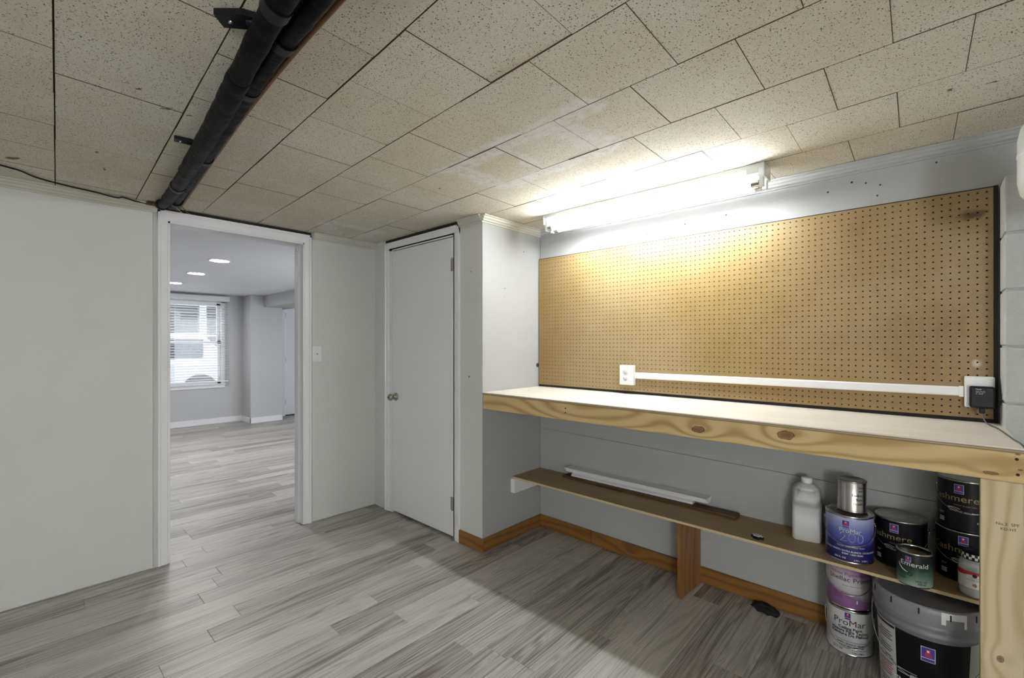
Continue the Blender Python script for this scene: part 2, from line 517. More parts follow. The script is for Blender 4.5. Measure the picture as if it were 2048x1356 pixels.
# ------------------------------------------------------------------ ceiling: staggered 12 inch fibre tiles
ceiling = tag(MB().box(XA - .12, XR + .1, YF - .1, YB + .2, ZC + .009, ZC + .10).build('ceiling', M['tile_gap']), 'old cream pinhole-tile ceiling of the workshop room', None, None, 'structure')
def clip(poly, x0, x1, y0, y1):
    for ax, lim, sg in ((0, x0, 1), (0, x1, -1), (1, y0, 1), (1, y1, -1)):
        out = []
        for i, p in enumerate(poly):
            q = poly[(i + 1) % len(poly)]
            ip, iq = (p[ax] - lim) * sg >= 0, (q[ax] - lim) * sg >= 0
            if ip: out.append(p)
            if ip != iq:
                t = (lim - p[ax]) / (q[ax] - p[ax]); out.append((p[0] + t * (q[0] - p[0]), p[1] + t * (q[1] - p[1])))
        poly = out
        if len(poly) < 3: return []
    return poly
def inset(poly, d):
    n = len(poly); cx = sum(p[0] for p in poly) / n; cy = sum(p[1] for p in poly) / n; out = []
    for i in range(n):
        a, p, b = Vector(poly[i - 1]), Vector(poly[i]), Vector(poly[(i + 1) % n])
        e1, e2 = (p - a).normalized(), (b - p).normalized()
        n1, n2 = Vector((-e1.y, e1.x)), Vector((-e2.y, e2.x))
        s_ = n1 + n2
        k = s_.length_squared
        out.append(tuple(p + s_ * (2 * d / k if k > .3 else d)))
    return out
O0, EK, ER = Vector((-.6759, .0227)), Vector((.3146, -.0134)), Vector((-.0053, .3216))
tr = random.Random(5)
for r_ in range(-9, 9):
    for k_ in range(-10, 12):
        k = k_ + (0.5 if r_ % 2 else 0.0)
        gk, gr = .0006 + (.0028 if tr.random() < .22 else tr.random() * .001), .0026 + tr.random() * .004
        pts = [O0 + EK * (k + gk) + ER * (r_ + gr), O0 + EK * (k + 1 - gk) + ER * (r_ + gr), O0 + EK * (k + 1 - gk) + ER * (r_ + 1 - gr), O0 + EK * (k + gk) + ER * (r_ + 1 - gr)]
        poly = clip([tuple(p) for p in pts], XA + .001, XR, YF, YB - .001)
        if len(poly) < 3: continue
        area = abs(sum(poly[i - 1][0] * p[1] - p[0] * poly[i - 1][1] for i, p in enumerate(poly))) / 2
        if area < .004: continue
        dz = (tr.random() - .5) * .0022
        inn = inset(poly, .0006); n = len(poly); z0 = ZC + dz
        v = [(x, y, z0) for x, y in inn] + [(x, y, z0 + .0012) for x, y in poly] + [(x, y, ZC + .0085) for x, y in poly]
        f = [tuple(range(n - 1, -1, -1))] + [(i, (i + 1) % n, n + (i + 1) % n, n + i) for i in range(n)] + [(n + i, n + (i + 1) % n, 2 * n + (i + 1) % n, 2 * n + i) for i in range(n)]
        o = MB().add(v, f).build('ceiling_tile', M['tile'], ceiling)
        o.data.materials.append(M['tile_gap'])
        for q in list(o.data.polygons)[1:]: q.material_index = 1

# ------------------------------------------------------------------ walls of the workshop room
w = MB()
w.box(XA - .12, XA, YF, DY0 - .018, 0, ZC + .02).box(XA - .12, XA, DY1 + .018, YB + .1, 0, ZC + .02).box(XA - .12, XA, DY0 - .018, DY1 + .018, DZ + .018, ZC + .02)
wall_left = tag(w.build('wall_left', M['wall']), 'plain grey painted wall with the open doorway', None, None, 'structure')
box('wall_panel', M['wall'], wall_left, XA, XA + .013, YF, .538, .007, ZC - .001, .0015)
box('wall_panel', M['wall'], wall_left, XA, XA + .010, 1.468, YC, .006, ZC - .001, .0015)

w = MB()
w.box(XA, -3.105, YC, YC + .10, 0, ZC + .01).box(-2.335, XS - .002, YC, YC + .10, 0, ZC + .01).box(-3.105, -2.335, YC, YC + .10, 2.055, ZC + .01)
wall_closet = tag(w.build('wall_closet', M['wall']), 'narrow grey closet wall with a white door', None, None, 'structure')
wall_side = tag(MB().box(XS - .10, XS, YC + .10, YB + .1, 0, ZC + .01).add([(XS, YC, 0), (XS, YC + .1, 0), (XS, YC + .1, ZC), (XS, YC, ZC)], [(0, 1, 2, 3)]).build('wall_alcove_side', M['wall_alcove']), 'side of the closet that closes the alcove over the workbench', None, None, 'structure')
wall_back = tag(box('wall_back', M['dark'], None, XS, XR + .1, YB, YB + .12, 0, ZC + .01), 'painted wall behind pegboard and workbench', None, None, 'structure')
def bpanel(x0, x1, za0, za1, zb0, zb1):   # slightly sloping joint between lower and upper panel
    y0, y1 = YB - .012, YB
    v = [(x0, y0, za0), (x1, y0, zb0), (x1, y0, zb1), (x0, y0, za1), (x0, y1, za0), (x1, y1, zb0), (x1, y1, zb1), (x0, y1, za1)]
    f = [(0, 1, 2, 3), (7, 6, 5, 4), (0, 4, 5, 1), (1, 5, 6, 2), (2, 6, 7, 3), (3, 7, 4, 0)]
    MB().add(v, f).build('wall_panel', M['wall_alcove'], wall_back)
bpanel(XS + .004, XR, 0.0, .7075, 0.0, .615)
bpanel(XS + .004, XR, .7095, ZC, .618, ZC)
tag(box('wall_right', M['wall'], None, XR, XR + .1, YF - .1, YB + .1, 0, ZC + .02), None, None, None, 'structure')
tag(box('wall_front', M['wall'], None, XA - .12, XR + .1, YF - .1, YF, 0, ZC + .02), None, None, None, 'structure')

# concrete-block pilaster at the right end of the bench
pil = tag(box('wall_pilaster', M['block'], None, .2035, .615, 2.408, YB - .012, 0, 1.915), 'painted concrete-block pilaster at the right end of the bench', None, None, 'structure')
zc = 1.10 - 5 * .204
row = 0
zb = [0.0] + [zc + i * .204 for i in range(0, 10)]
zb = [z for z in zb if z < 1.90] + [1.92]
for i in range(len(zb) - 1):
    if zb[i + 1] - zb[i] < .02: continue
    xs = [.198, .606, .62] if i % 2 else [.198, .402, .62]
    for j in range(len(xs) - 1):
        if xs[j + 1] - xs[j] < .05: continue
        box('block', M['block'], pil, xs[j] + (.0 if j == 0 else .004), xs[j + 1] - .004, 2.400, YB - .02, zb[i] + .004, zb[i + 1] - .004, .004)

# crown mouldings
CR = [(0, 0), (.036, 0), (.036, -.007), (.027, -.010), (.027, -.022), (.020, -.025), (.020, -.036), (.009, -.040), (.009, -.047), (0, -.047)]
def crown(name, p0, p1, label, mat='crown'):
    return tag(MB().sweep(CR, p0, p1).build(name, M[mat]), label, None, None, 'structure')
zt = ZC - .0015
crown('trim_1', (XA + .013, YF, zt), (XA + .013, .556, zt), 'stepped crown moulding left of the doorway')
crown('trim_2', (XA + .010, 1.469, zt), (XA + .010, YC, zt), 'stepped crown moulding between doorway and closet')
crown('trim_3', (-2.287, YC, zt), (XS + .0, YC, zt), 'short crown moulding right of the closet door')
crown('trim_4', (XS, YC - .012, zt), (XS, YB - .012, zt), 'crown moulding on the closet side wall', 'crown')
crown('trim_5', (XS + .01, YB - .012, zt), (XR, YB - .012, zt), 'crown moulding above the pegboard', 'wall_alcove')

# baseboards
tag(box('baseboard_closet', M['baseboard'], None, -2.288, XS + .013, YC - .013, YC, 0.002, .086, .002), 'varnished pine baseboard right of the closet door', None, None, 'structure')
tag(box('baseboard_side', M['baseboard_side'], None, XS, XS + .013, YC, YB - .012, 0.002, .086, .002), 'varnished pine baseboard on the closet side', None, None, 'structure')
bb = struct('baseboard_back', 'varnished pine baseboard under the workbench')
box('board', M['baseboard'], bb, XS + .013, -1.636, YB - .027, YB - .012, 0.002, .088, .002)
box('board', M['baseboard'], bb, -1.632, -.945, YB - .027, YB - .012, 0.002, .086, .002)
box('board', M['baseboard'], bb, -.93, -.345, YB - .027, YB - .012, 0.002, .087, .002)

# ------------------------------------------------------------------ doorway (door_1), closet door (door_2)
d1 = struct('door_1', 'white cased doorway into the next room')
CAS = [(0, 0), (.060, 0), (.060, .017), (.048, .017), (.044, .012), (.014, .010), (.010, .006), (0, .006)]
def casing_v(parent, x, y_in, sgn, z0, z1):   # vertical casing on a wall facing +X
    mb = MB(); pts = [(x + b, y_in + sgn * a) for a, b in CAS]
    if sgn > 0: pts = pts[::-1]
    mb.prism(pts[::-1] if False else pts, z0, z1); return mb.build('casing', M['trim'], parent)
casing_v(d1, XA, DY0, -1, 0.003, DZ + .070)
casing_v(d1, XA, DY1, 1, 0.003, DZ + .070)
mb = MB(); n = len(CAS)
v = [(XA + b, DY0 - .060, DZ + a * 1.2) for a, b in CAS] + [(XA + b, DY1 + .060, DZ + a * 1.2) for a, b in CAS]
mb.add(v, [(i, (i + 1) % n, n + (i + 1) % n, n + i) for i in range(n)] + [tuple(range(n - 1, -1, -1)), tuple(range(n, 2 * n))]).build('casing', M['trim'], d1)
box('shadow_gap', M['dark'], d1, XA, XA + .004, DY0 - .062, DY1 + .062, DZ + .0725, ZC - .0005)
box('jamb', M['trim'], d1, XA - .13, XA + .004, DY0 - .018, DY0, 0.003, DZ)
box('jamb', M['trim'], d1, XA - .13, XA + .004, DY1, DY1 + .018, 0.003, DZ)
box('jamb', M['trim'], d1, XA - .13, XA + .004, DY0 - .018, DY1 + .018, DZ, DZ + .018)
box('door_stop', M['trim'], d1, XA - .085, XA - .05, DY1 - .011, DY1, 0.003, DZ)
box('door_stop', M['trim'], d1, XA - .085, XA - .05, DY0, DY0 + .011, 0.003, DZ)
box('hook', M['steel'], d1, XA - .04, XA - .03, DY1 - .03, DY1 - .02, DZ - .05, DZ, .002)
box('casing', M['trim'], d1, XA - .147, XA - .13, DY0 - .07, DY0 - .004, 0.003, DZ + .06)
box('casing', M['trim'], d1, XA - .147, XA - .13, DY1 + .004, DY1 + .07, 0.003, DZ + .06)

d2 = struct('door_2', 'flush white closet door with satin knob')
def casing_c(parent, x_in, sgn, z0, z1):      # vertical casing on a wall facing -Y
    pts = [(x_in + sgn * a, YC - b) for a, b in CAS]
    if sgn > 0: pts = pts[::-1]
    return MB().prism(pts[::-1], z0, z1).build('casing', M['trim'], parent)
casing_c(d2, -3.118, -1, .002, 2.101); casing_c(d2, -2.350, 1, .002, 2.101)
mb = MB()
v = [(-3.178, YC - b, 2.045 + a * .93) for a, b in CAS] + [(-2.290, YC - b, 2.045 + a * .93) for a, b in CAS]
mb.add(v, [(n + i, n + (i + 1) % n, (i + 1) % n, i) for i in range(n)] + [tuple(range(n)), tuple(range(2 * n - 1, n - 1, -1))]).build('casing', M['trim'], d2)
box('jamb', M['trim'], d2, -3.118, -3.085, YC - .006, YC + .10, 0.002, 2.045)
box('jamb', M['trim'], d2, -2.353, -2.335, YC - .006, YC + .10, 0.002, 2.045)
box('jamb', M['trim'], d2, -3.118, -2.335, YC - .006, YC + .10, 2.036, 2.056)
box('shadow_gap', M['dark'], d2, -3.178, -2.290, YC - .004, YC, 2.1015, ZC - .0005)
box('closet_back', M['dark'], d2, -3.09, -2.34, YC + .08, YC + .10, 0.0, 2.04)
box('door_slab', M['door'], d2, -3.082, -2.357, YC - .004, YC + .031, .020, 2.030, .002)
kn = MB().lathe([(.0, .0), (.030, .0), (.032, .004), (.026, .010), (.012, .013), (.011, .032), (.020, .038), (.026, .048), (.025, .058), (.017, .066), (.006, .068), (.0, .068)], 28).build('knob', M['nickel'], d2, (-3.035, YC - .004, .905), (R(90), 0, 0))
MB().lathe([(.0, .0), (.005, 0), (.005, .004), (0, .004)], 12).build('keyhole', M['dark'], kn, (0, 0, .0675))
for hz in (1.845, .24):
    h = MB().tube([(-2.355, YC - .012, hz - .045), (-2.355, YC - .012, hz + .045)], .006, 10).build('hinge', M['nickel'], d2)
    box('hinge_leaf', M['nickel'], h, -2.378, -2.356, YC - .0065, YC - .003, hz - .044, hz + .044)

# ------------------------------------------------------------------ the next room
tag(box('ceiling_next_room', M['far_ceiling'], None, FARX - .1, XA - .12, -1.7, 4.7, ZF, ZF + .1), 'smooth white ceiling of the next room', None, None, 'structure')
WY0, WY1, WZ0, WZ1 = .98, 2.285, .66, 1.985
w = MB()
w.box(FARX - .1, FARX, -1.6, WY0, 0, ZF + .05).box(FARX - .1, FARX, WY1, 3.285, 0, ZF + .05).box(FARX - .1, FARX, WY0, WY1, 0, WZ0).box(FARX - .1, FARX, WY0, WY1, WZ1, ZF + .05)
w.box(FARX - .1, FARX, 4.17, 4.7, 0, ZF + .05).box(FARX - .1, FARX, 3.285, 4.17, 2.04, ZF + .05)
tag(w.build('wall_far', M['far_wall']), 'grey far wall of the next room', None, None, 'structure')
tag(box('wall_far_column', M['far_wall'], None, FARX, FARX + .43, 2.597, 3.09, 0, ZF + .02), 'grey boxed column on the far wall', None, None, 'structure')
tag(box('ceiling_beam', M['far_wall'], None, FARX, XA - .12, 2.80, 3.25, 1.925, ZF + .02), 'boxed white ceiling beam in the next room', None, None, 'structure')
tag(box('wall_next_room_left', M['far_wall'], None, FARX - .1, XA - .12, -1.7, -1.6, 0, ZF + .05), None, None, None, 'structure')
tag(box('wall_next_room_right', M['far_wall'], None, FARX - .1, XA - .12, 4.6, 4.7, 0, ZF + .05), None, None, None, 'structure')
fb = struct('baseboard_far', 'white baseboard along the far wall')
box('board', M['trim'], fb, FARX, FARX + .015, -1.6, 2.597, .002, .095, .003)
box('board', M['trim'], fb, FARX, FARX + .445, 2.582, 2.597, .002, .095, .003)
box('board', M['trim'], fb, FARX + .43, FARX + .445, 2.582, 3.09, .002, .095, .003)
box('board', M['trim'], fb, FARX, FARX + .015, 3.09, 3.22, .002, .095, .003)
d3 = struct('door_3', 'white door at the far end of the next room')
box('casing', M['trim'], d3, FARX, FARX + .018, 3.225, 3.30, .002, 2.11, .003)
box('casing', M['trim'], d3, FARX, FARX + .018, 4.15, 4.225, .002, 2.11, .003)
box('casing', M['trim'], d3, FARX, FARX + .018, 3.225, 4.225, 2.035, 2.11, .003)
box('door_slab', M['door'], d3, FARX - .045, FARX - .005, 3.312, 4.14, .018, 2.03, .002)
box('threshold', M['black'], d3, FARX - .1, FARX + .01, 3.30, 4.15, .0, .014)
for hz in (1.83, 1.03, .24):
    MB().tube([(FARX + .004, 3.308, hz - .045), (FARX + .004, 3.308, hz + .045)], .007, 8).build('hinge', M['nickel'], d3)
box('deadbolt_plate', M['nickel'], d3, FARX - .006, FARX - .002, 4.06, 4.11, .95, 1.05)

# far window with glass, sashes
w1 = struct('window_1', 'white sash window in the far wall')
for (a, b, c_, d_) in ((WY0 - .06, WY0, WZ0 - .06, WZ1 + .06), (WY1, WY1 + .055, WZ0 - .06, WZ1 + .06)):
    box('casing', M['trim'], w1, FARX, FARX + .016, a, b, c_, d_, .002)
box('casing', M['trim'], w1, FARX, FARX + .016, WY0 - .06, WY1 + .055, WZ1, WZ1 + .06, .002)
box('window_sill', M['trim'], w1, FARX - .05, FARX + .03, WY0 - .07, WY1 + .065, WZ0 - .022, WZ0, .003)
box('apron', M['trim'], w1, FARX, FARX + .014, WY0 - .06, WY1 + .055, WZ0 - .07, WZ0 - .022, .002)
mid = 1.335
def sash(x, z0, z1):
    s_ = box('sash', M['trim'], w1, x, x + .03, WY0, WY0 + .045, z0, z1)
    box('sash', M['trim'], w1, x, x + .03, WY1 - .045, WY1, z0, z1)
    box('sash', M['trim'], w1, x, x + .03, WY0, WY1, z0, z0 + .04)
    box('sash', M['trim'], w1, x, x + .03, WY0, WY1, z1 - .04, z1)
sash(FARX - .055, WZ0, mid + .02); sash(FARX - .09, mid - .02, WZ1)
gm = Mat('window_glass', (1, 1, 1), 0.02)
mixn = gm.new('ShaderNodeMixShader'); tp = gm.new('ShaderNodeBsdfTransparent'); gl = gm.new('ShaderNodeBsdfGlossy')
gl.inputs['Roughness'].default_value = .02; mixn.inputs[0].default_value = .06
gm.nt.links.new(tp.outputs[0], mixn.inputs[1]); gm.nt.links.new(gl.outputs[0], mixn.inputs[2])
gm.nt.links.new(mixn.outputs[0], gm.nt.nodes['Material Output'].inputs['Surface'])
M['glass'] = gm.m
box('pane', M['glass'], w1, FARX - .042, FARX - .038, WY0 + .04, WY1 - .04, WZ0 + .03, mid)
box('pane', M['glass'], w1, FARX - .077, FARX - .073, WY0 + .04, WY1 - .04, mid, WZ1 - .03)

bl = thing('window_blind', 'white slatted blind hanging open over the far window', 'blind', (FARX + .055, (WY0 + WY1) / 2, .70))
BY0, BY1 = WY0 - .09 - (WY0 + WY1) / 2, 2.375 - (WY0 + WY1) / 2
box('valance', M['white_plastic'], bl, -.035, .045, BY0 - .015, BY1 + .012, 1.30, 1.385, .004)
slat = MB().add([(-.025, BY0, .0), (0, BY0, .0035), (.025, BY0, .002), (.025, BY1, .002), (0, BY1, .0035), (-.025, BY1, .0),
                 (-.025, BY0, -.0025), (0, BY0, .001), (.025, BY0, -.0005), (.025, BY1, -.0005), (0, BY1, .001), (-.025, BY1, -.0025)],
                [(0, 1, 4, 5), (1, 2, 3, 4), (11, 10, 7, 6), (10, 9, 8, 7), (0, 5, 11, 6), (2, 8, 9, 3), (0, 6, 7, 1), (1, 7, 8, 2), (5, 4, 10, 11), (4, 3, 9, 10)]).mesh('slat', M['white_plastic'])
for i in range(30):
    o = link(bpy.data.objects.new('slat', slat), bl); o.location = (0, 0, .04 + i * .0425); o.rotation_euler = (0, R(-9), 0)
box('bottom_rail', M['white_plastic'], bl, -.022, .022, BY0, BY1, -.012, .008, .003)
for yy in (BY0 + .18, 0.02, BY1 - .18):
    for xx in (-.027, .027):
        MB().tube([(xx, yy, 0), (xx, yy, 1.32)], .0012, 5).build('ladder_cord', M['white_plastic'], bl)

# recessed lights
M['led'] = emit('led_disc', (1.0, 0.97, 0.94), LED_STRENGTH)
for (x, y, lab) in ((-5.065, 1.33, 'recessed disc light in the next room, nearest of three to the doorway'), (-6.18, 1.39, 'recessed disc light in the next room, middle of the three'), (-7.35, 1.41, 'recessed disc light in the next room, nearest the far window')):
    t = thing('recessed_light', lab, 'ceiling light', (x, y, ZF), 0, 'recessed lights of the next room')
    MB().lathe([(.095, 0), (.095, -.004), (.085, -.007), (.078, -.005), (.078, 0)], 32).build('trim_ring', M['white_plastic'], t)
    MB().disc(.079, -.0045, 32, flip=True).build('lens', M['led'], t)

# ------------------------------------------------------------------ outside the far window
tag(MB().box(-40, FARX - .12, -14, 22, -.25, -.1).build('ground', plain('pale_driveway', (0.26, 0.26, 0.26), .9)), 'pale driveway outside the far window', None, None, 'structure')
hs = thing('house', 'white sided house across the driveway outside the far window', 'house', (-21, 3.5, -.1))
M['siding'] = plain('white_siding', (0.30, 0.30, 0.31), .6)
M['foliage'] = plain('green_foliage', (0.12, 0.24, 0.09), .7, var=.4, scale=3)
M['car_paint'] = plain('white_car_paint', (0.34, 0.345, 0.36), .2)
M['car_glass'] = plain('dark_car_glass', (0.03, 0.035, 0.045), .08)
M['rubber'] = plain('tyre_rubber', (0.02, 0.02, 0.02), .8)
box('wall', M['siding'], hs, -3, 0, -6, 6, 0, 2.55)
for i in range(14): box('siding_board', M['siding'], hs, 0, .015, -6, 6, .05 + i * .18, .222 + i * .18)
MB().prism([(-3.3, -6.3), (.4, -6.3), (.4, 6.3), (-3.3, 6.3)], 2.55, 2.72).build('roof', plain('grey_roof', (.3, .3, .32), .9), hs)
for yy in (-.1, 1.3, 2.7):
    wn = box('window', M['trim'], hs, .015, .05, yy, yy + .8, 1.35, 1.75); box('pane', M['car_glass'], wn, .05, .056, yy + .05, yy + .75, 1.40, 1.70)
fc = thing('rail_fence', 'white picket railing beyond the driveway', 'fence', (-17.5, 2, 2.75 - .1))
box('rail', M['siding'], fc, -.03, .03, -5, 6, .48, .54); box('rail', M['siding'], fc, -.03, .03, -5, 6, .02, .08)
pk = MB().box(-.02, .02, -.025, .025, 0, .5).mesh('picket', M['siding'])
for i in range(60):
    o = link(bpy.data.objects.new('picket', pk), fc); o.location = (0, -5 + .183 * i, .02)
box('deck_slab', M['siding'], fc, -3, .1, -5.2, 6.2, -.12, .02)
for i in range(4): box('deck_post', M['siding'], fc, -.1, .1, -4.8 + i * 3.4, -4.6 + i * 3.4, -2.65, -.12)
for (x, y, z, s_, lab) in ((-26.5, -2.0, 4.2, 1.9, 'green leafy tree crown at the left of the far window view'), (-27.0, 3.4, 4.4, 1.5, 'smaller green tree crown above the white railing')):
    t = thing('tree', lab, 'tree', (x, y, -.1))
    MB().tube([(0, 0, 0), (.1, 0, z * .6), (0, .05, z)], [.16, .12, .06], 8).build('trunk', plain('bark', (.12, .09, .07), .9), t)
    b = bmesh.new(); bmesh.ops.create_icosphere(b, subdivisions=3, radius=s_)
    rr = random.Random(int(s_ * 10))
    for q in b.verts: q.co = q.co * (1 + rr.uniform(-.16, .16)); q.co.z += z
    MB().bm(b).build('foliage', M['foliage'], t)
car = thing('parked_car', 'white parked SUV seen through the far window', 'car', (-13.0, 1.35, -.1), R(4))
def lofted(sections, name, mat, parent):
    mb = MB(); n = len(sections[0]); v = [p for s_ in sections for p in s_]
    f = [(j * n + i, j * n + (i + 1) % n, (j + 1) * n + (i + 1) % n, (j + 1) * n + i) for j in range(len(sections) - 1) for i in range(n)]
    f += [tuple(range(n - 1, -1, -1)), tuple(range((len(sections) - 1) * n, len(sections) * n))]
    return mb.add(v, f).build(name, mat, parent)
def sec(y, hw, z0, z1): return [(-hw, y, z0 + .08), (-hw * .9, y, z0), (hw * .9, y, z0), (hw, y, z0 + .08), (hw, y, z1 - .1), (hw * .88, y, z1), (-hw * .88, y, z1), (-hw, y, z1 - .1)]
lofted([sec(-2.2, .8, .42, .85), sec(-2.05, .92, .3, 1.0), sec(-.9, .94, .25, 1.05), sec(1.9, .94, .25, 1.05), sec(2.2, .86, .35, .98)], 'body', M['car_paint'], car)
cb_ = lofted([sec(-.95, .84, .95, 1.04), sec(-.25, .78, .95, 1.62), sec(1.5, .78, .95, 1.66), sec(2.05, .82, .95, 1.05)], 'cabin', M['car_paint'], car)
for sx in (-1, 1):
    for (ya, yb) in ((-.35, .55), (.62, 1.5)):
        box('side_window', M['car_glass'], car, sx * .80 - .02, sx * .80 + .02, ya, yb, 1.10, 1.52, .01)
    for yy in (-1.4, 1.4):
        wh = MB().lathe([(.0, -.1), (.2, -.1), (.34, -.09), (.36, -.03), (.36, .06), (.34, .1), (.0, .1)], 24).build('wheel', M['rubber'], car, (sx * .88, yy, .36), (0, R(90), 0))
        MB().lathe([(.0, .105), (.2, .105), (.2, .09)], 16).lathe([(.2, -.105), (0, -.105)], 16).build('hubcap', M['steel'], wh)
box('grille', M['black'], car, -.55, .55, -2.24, -2.18, .55, .80, .01)
box('bumper', M['car_paint'], car, -.85, .85, -2.3, -2.1, .32, .5, .03)
for sx in (-1, 1): box('headlight', M['steel'], car, sx * .7 - .12, sx * .7 + .12, -2.2, -2.1, .7, .86, .02)

# ------------------------------------------------------------------ fluorescent fixture over the bench
M['tube'] = emit('bright_fluorescent_tube', (0.945, 0.985, 1.0), TUBE_STRENGTH * 1.75)
M['tube_dim'] = emit('dimmed_fluorescent_tube', (0.945, 0.975, 1.0), TUBE_STRENGTH * 0.16)  # rear tube dimmed so the wall above the pegboard does not burn out
def strip_light(label, loc, rz, mat_tube, length=1.25):
    t = thing('fluorescent_light', label, 'light fixture', loc, rz)
    L = length / 2
    prof = [(-.053, 0), (-.053, -.022), (-.040, -.056), (.040, -.056), (.053, -.022), (.053, 0)]
    MB().sweep(prof, (-L, 0, 0), (L, 0, 0)).build('housing', M['enamel'], t)
    for s_ in (-1, 1):
        MB().box(s_ * L - .004, s_ * L + .004, -.055, .055, -.062, 0, .001).build('end_plate', M['enamel'], t)
        for yy in (-.030, .030):
            sk = box('lamp_socket', M['white_plastic'], t, s_ * (L - .012) - .009, s_ * (L - .012) + .009, yy - .014, yy + .014, -.102, -.054, .003)
    MB().box(L - .07, L - .02, -.058, -.052, -.046, -.018, .001).build('knockout_clip', M['enamel'], t)
    for yy in (-.030, .030):
        tb = MB().tube([(-L + .055, yy, -.084), (L - .055, yy, -.084)], .0165, 20).build('tube', mat_tube if yy < 0 else M['tube_dim'], t)
        for s_ in (-1, 1):
            MB().tube([(s_ * (L - .056), yy, -.084), (s_ * (L - .022), yy, -.084)], .0163, 20).build('tube_cap', M['steel'], tb)
    return t
strip_light('lit two-tube fluorescent strip light on the ceiling over the workbench', (-1.172, 2.305, ZC - .001), 0.0, M['tube'])
fl_ = thing('fill_lamp', 'unseen fill lamp with a drum shade added behind the camera', 'lamp', (1.5, -1.9, .0004))  # lamp added out of view for frontal fill light
MB().lathe([(0, 0), (.14, 0), (.14, .012), (.03, .022), (.012, .03), (0, .03)], 32).build('base', M['nickel'], fl_)
MB().tube([(0, 0, .028), (0, 0, .93)], .011, 12).build('pole', M['nickel'], fl_)
MB().lathe([(.0, .93), (.15, .93), (.165, .94), (.165, 1.48), (.15, 1.49), (0, 1.49)], 40).build('lamp_shade', emit('fill_lamp_glow', (0.955, 0.985, 1.0), REAR_STRENGTH), fl_)

# ------------------------------------------------------------------ pegboard with real holes
def pegboard():
    x0, x1, z0, z1 = -2.066, .181, 1.024, 1.916
    p = .0254; nx = int((x1 - x0) / p); nz = int((z1 - z0) / p)
    ox, oz = x0 + ((x1 - x0) - nx * p) / 2, z0 + ((z1 - z0) - nz * p) / 2
    yf, yb = YB - .034, YB - .029; r = .0033
    mb = MB(); v, f = mb.v, mb.f
    xs = [x0] + [ox + i * p for i in range(1, nx)] + [x1]; zs = [z0] + [oz + j * p for j in range(1, nz)] + [z1]
    nxv = len(xs)
    for z in zs:
        for x in xs: v.append((x, yf, z))
    for j in range(nz):
        for i in range(nx):
            cx, cz = ox + (i + .5) * p, oz + (j + .5) * p
            b = len(v)
            for k in range(8):
                a = math.pi / 4 * k + math.pi / 8 + math.pi
                v.append((cx + r * math.cos(a), yf, cz + r * math.sin(a)))
            for k in range(8):
                a = math.pi / 4 * k + math.pi / 8 + math.pi
                v.append((cx + r * math.cos(a), yb, cz + r * math.sin(a)))
            A, B, Cc, D = j * nxv + i, j * nxv + i + 1, (j + 1) * nxv + i + 1, (j + 1) * nxv + i
            # ring points 0..7 start lower-left going counter-clockwise (seen from the front)
            f.extend([(A, B, b + 2, b + 1), (B, b + 3, b + 2), (B, Cc, b + 4, b + 3), (Cc, b + 5, b + 4), (Cc, D, b + 6, b + 5), (D, b + 7, b + 6), (D, A, b + 0, b + 7), (A, b + 1, b + 0)])
            for k in range(8): f.append((b + k, b + (k + 1) % 8, b + 8 + (k + 1) % 8, b + 8 + k))
    mb.sm += [False] * (len(f) - len(mb.sm))
    for (a0, a1, c0, c1) in ((x0, x1, z0, z0), (x0, x1, z1, z1)):
        mb.add([(a0, yf, c0), (a1, yf, c0), (a1, yb, c0), (a0, yb, c0)], [(0, 1, 2, 3)])
    for xx in (x0, x1): mb.add([(xx, yf, z0), (xx, yf, z1), (xx, yb, z1), (xx, yb, z0)], [(0, 1, 2, 3)])
    return mb
pg = thing('pegboard', 'tan hardboard pegboard full of holes above the workbench', 'pegboard', (0, 0, 0))
pegboard().build('panel', M['peg'], pg)
box('dark_backing', M['dark'], pg, -2.072, .192, YB - .022, YB - .0125, 1.0095, 1.920)  # dark sheet stands in for the shade behind the holes
box('dark_gap_strip', M['dark'], pg, .180, .193, YB - .034, YB - .022, 1.0095, 1.921)  # dark strips paint the shaded gaps round the board
box('dark_gap_strip', M['dark'], pg, -2.07, .181, YB - .029, YB - .022, 1.912, 1.921)
box('dark_gap_strip', M['dark'], pg, -2.07, .181, YB - .029, YB - .022, 1.0095, 1.030)

# ------------------------------------------------------------------ workbench
wb = thing('workbench', 'built-in workbench with pale plywood top and sawn pine front', 'workbench', (0, 0, 0))
top = box('worktop', M['worktop'], wb, XS + .002, BX1, YC - .002, YB - .0125, BZ - .0045, BZ)
pc = [plain('ply_edge_dark', (.26, .19, .11), .7), plain('ply_edge_mid', (.42, .33, .21), .7)]
for i in range(3):
    box('ply_layer', pc[i % 2], top, XS + .002, BX1, YC - .001 + (i % 2) * .0006, YB - .0125, BZ - .0045 - .0035 * (i + 1), BZ - .0045 - .0035 * i)
box('fascia_board', M['fascia'], wb, XS + .004, BX1 + .02, YC, YC + .038, .905, BZ - .0152, .002)
box('post', M['post'], wb, .113, .202, YC + .002, YC + .040, .0015, .9045, .003)
for (x, z) in ((.188, .975), (.19, .93), (-1.435, .968), (-1.435, .945)):
    MB().lathe([(.0, .0012), (.003, .0010), (.0042, 0)], 10).build('screw_head', M['dark'], wb, (x, YC - .0003, z), (R(90), 0, 0))
box('back_cleat', M['post'], wb, XS + .006, BX1 - .02, YB - .052, YB - .0135, .905, BZ - .0152, .002)
flat_text('No.2  SPF', .012, M['print_black'], wb, (.170, YC + .0014, .772), (R(90), R(-4), 0), 'stamp')
flat_text('KD-HT', .011, M['print_black'], wb, (.172, YC + .0014, .758), (R(90), R(-4), 0), 'stamp')

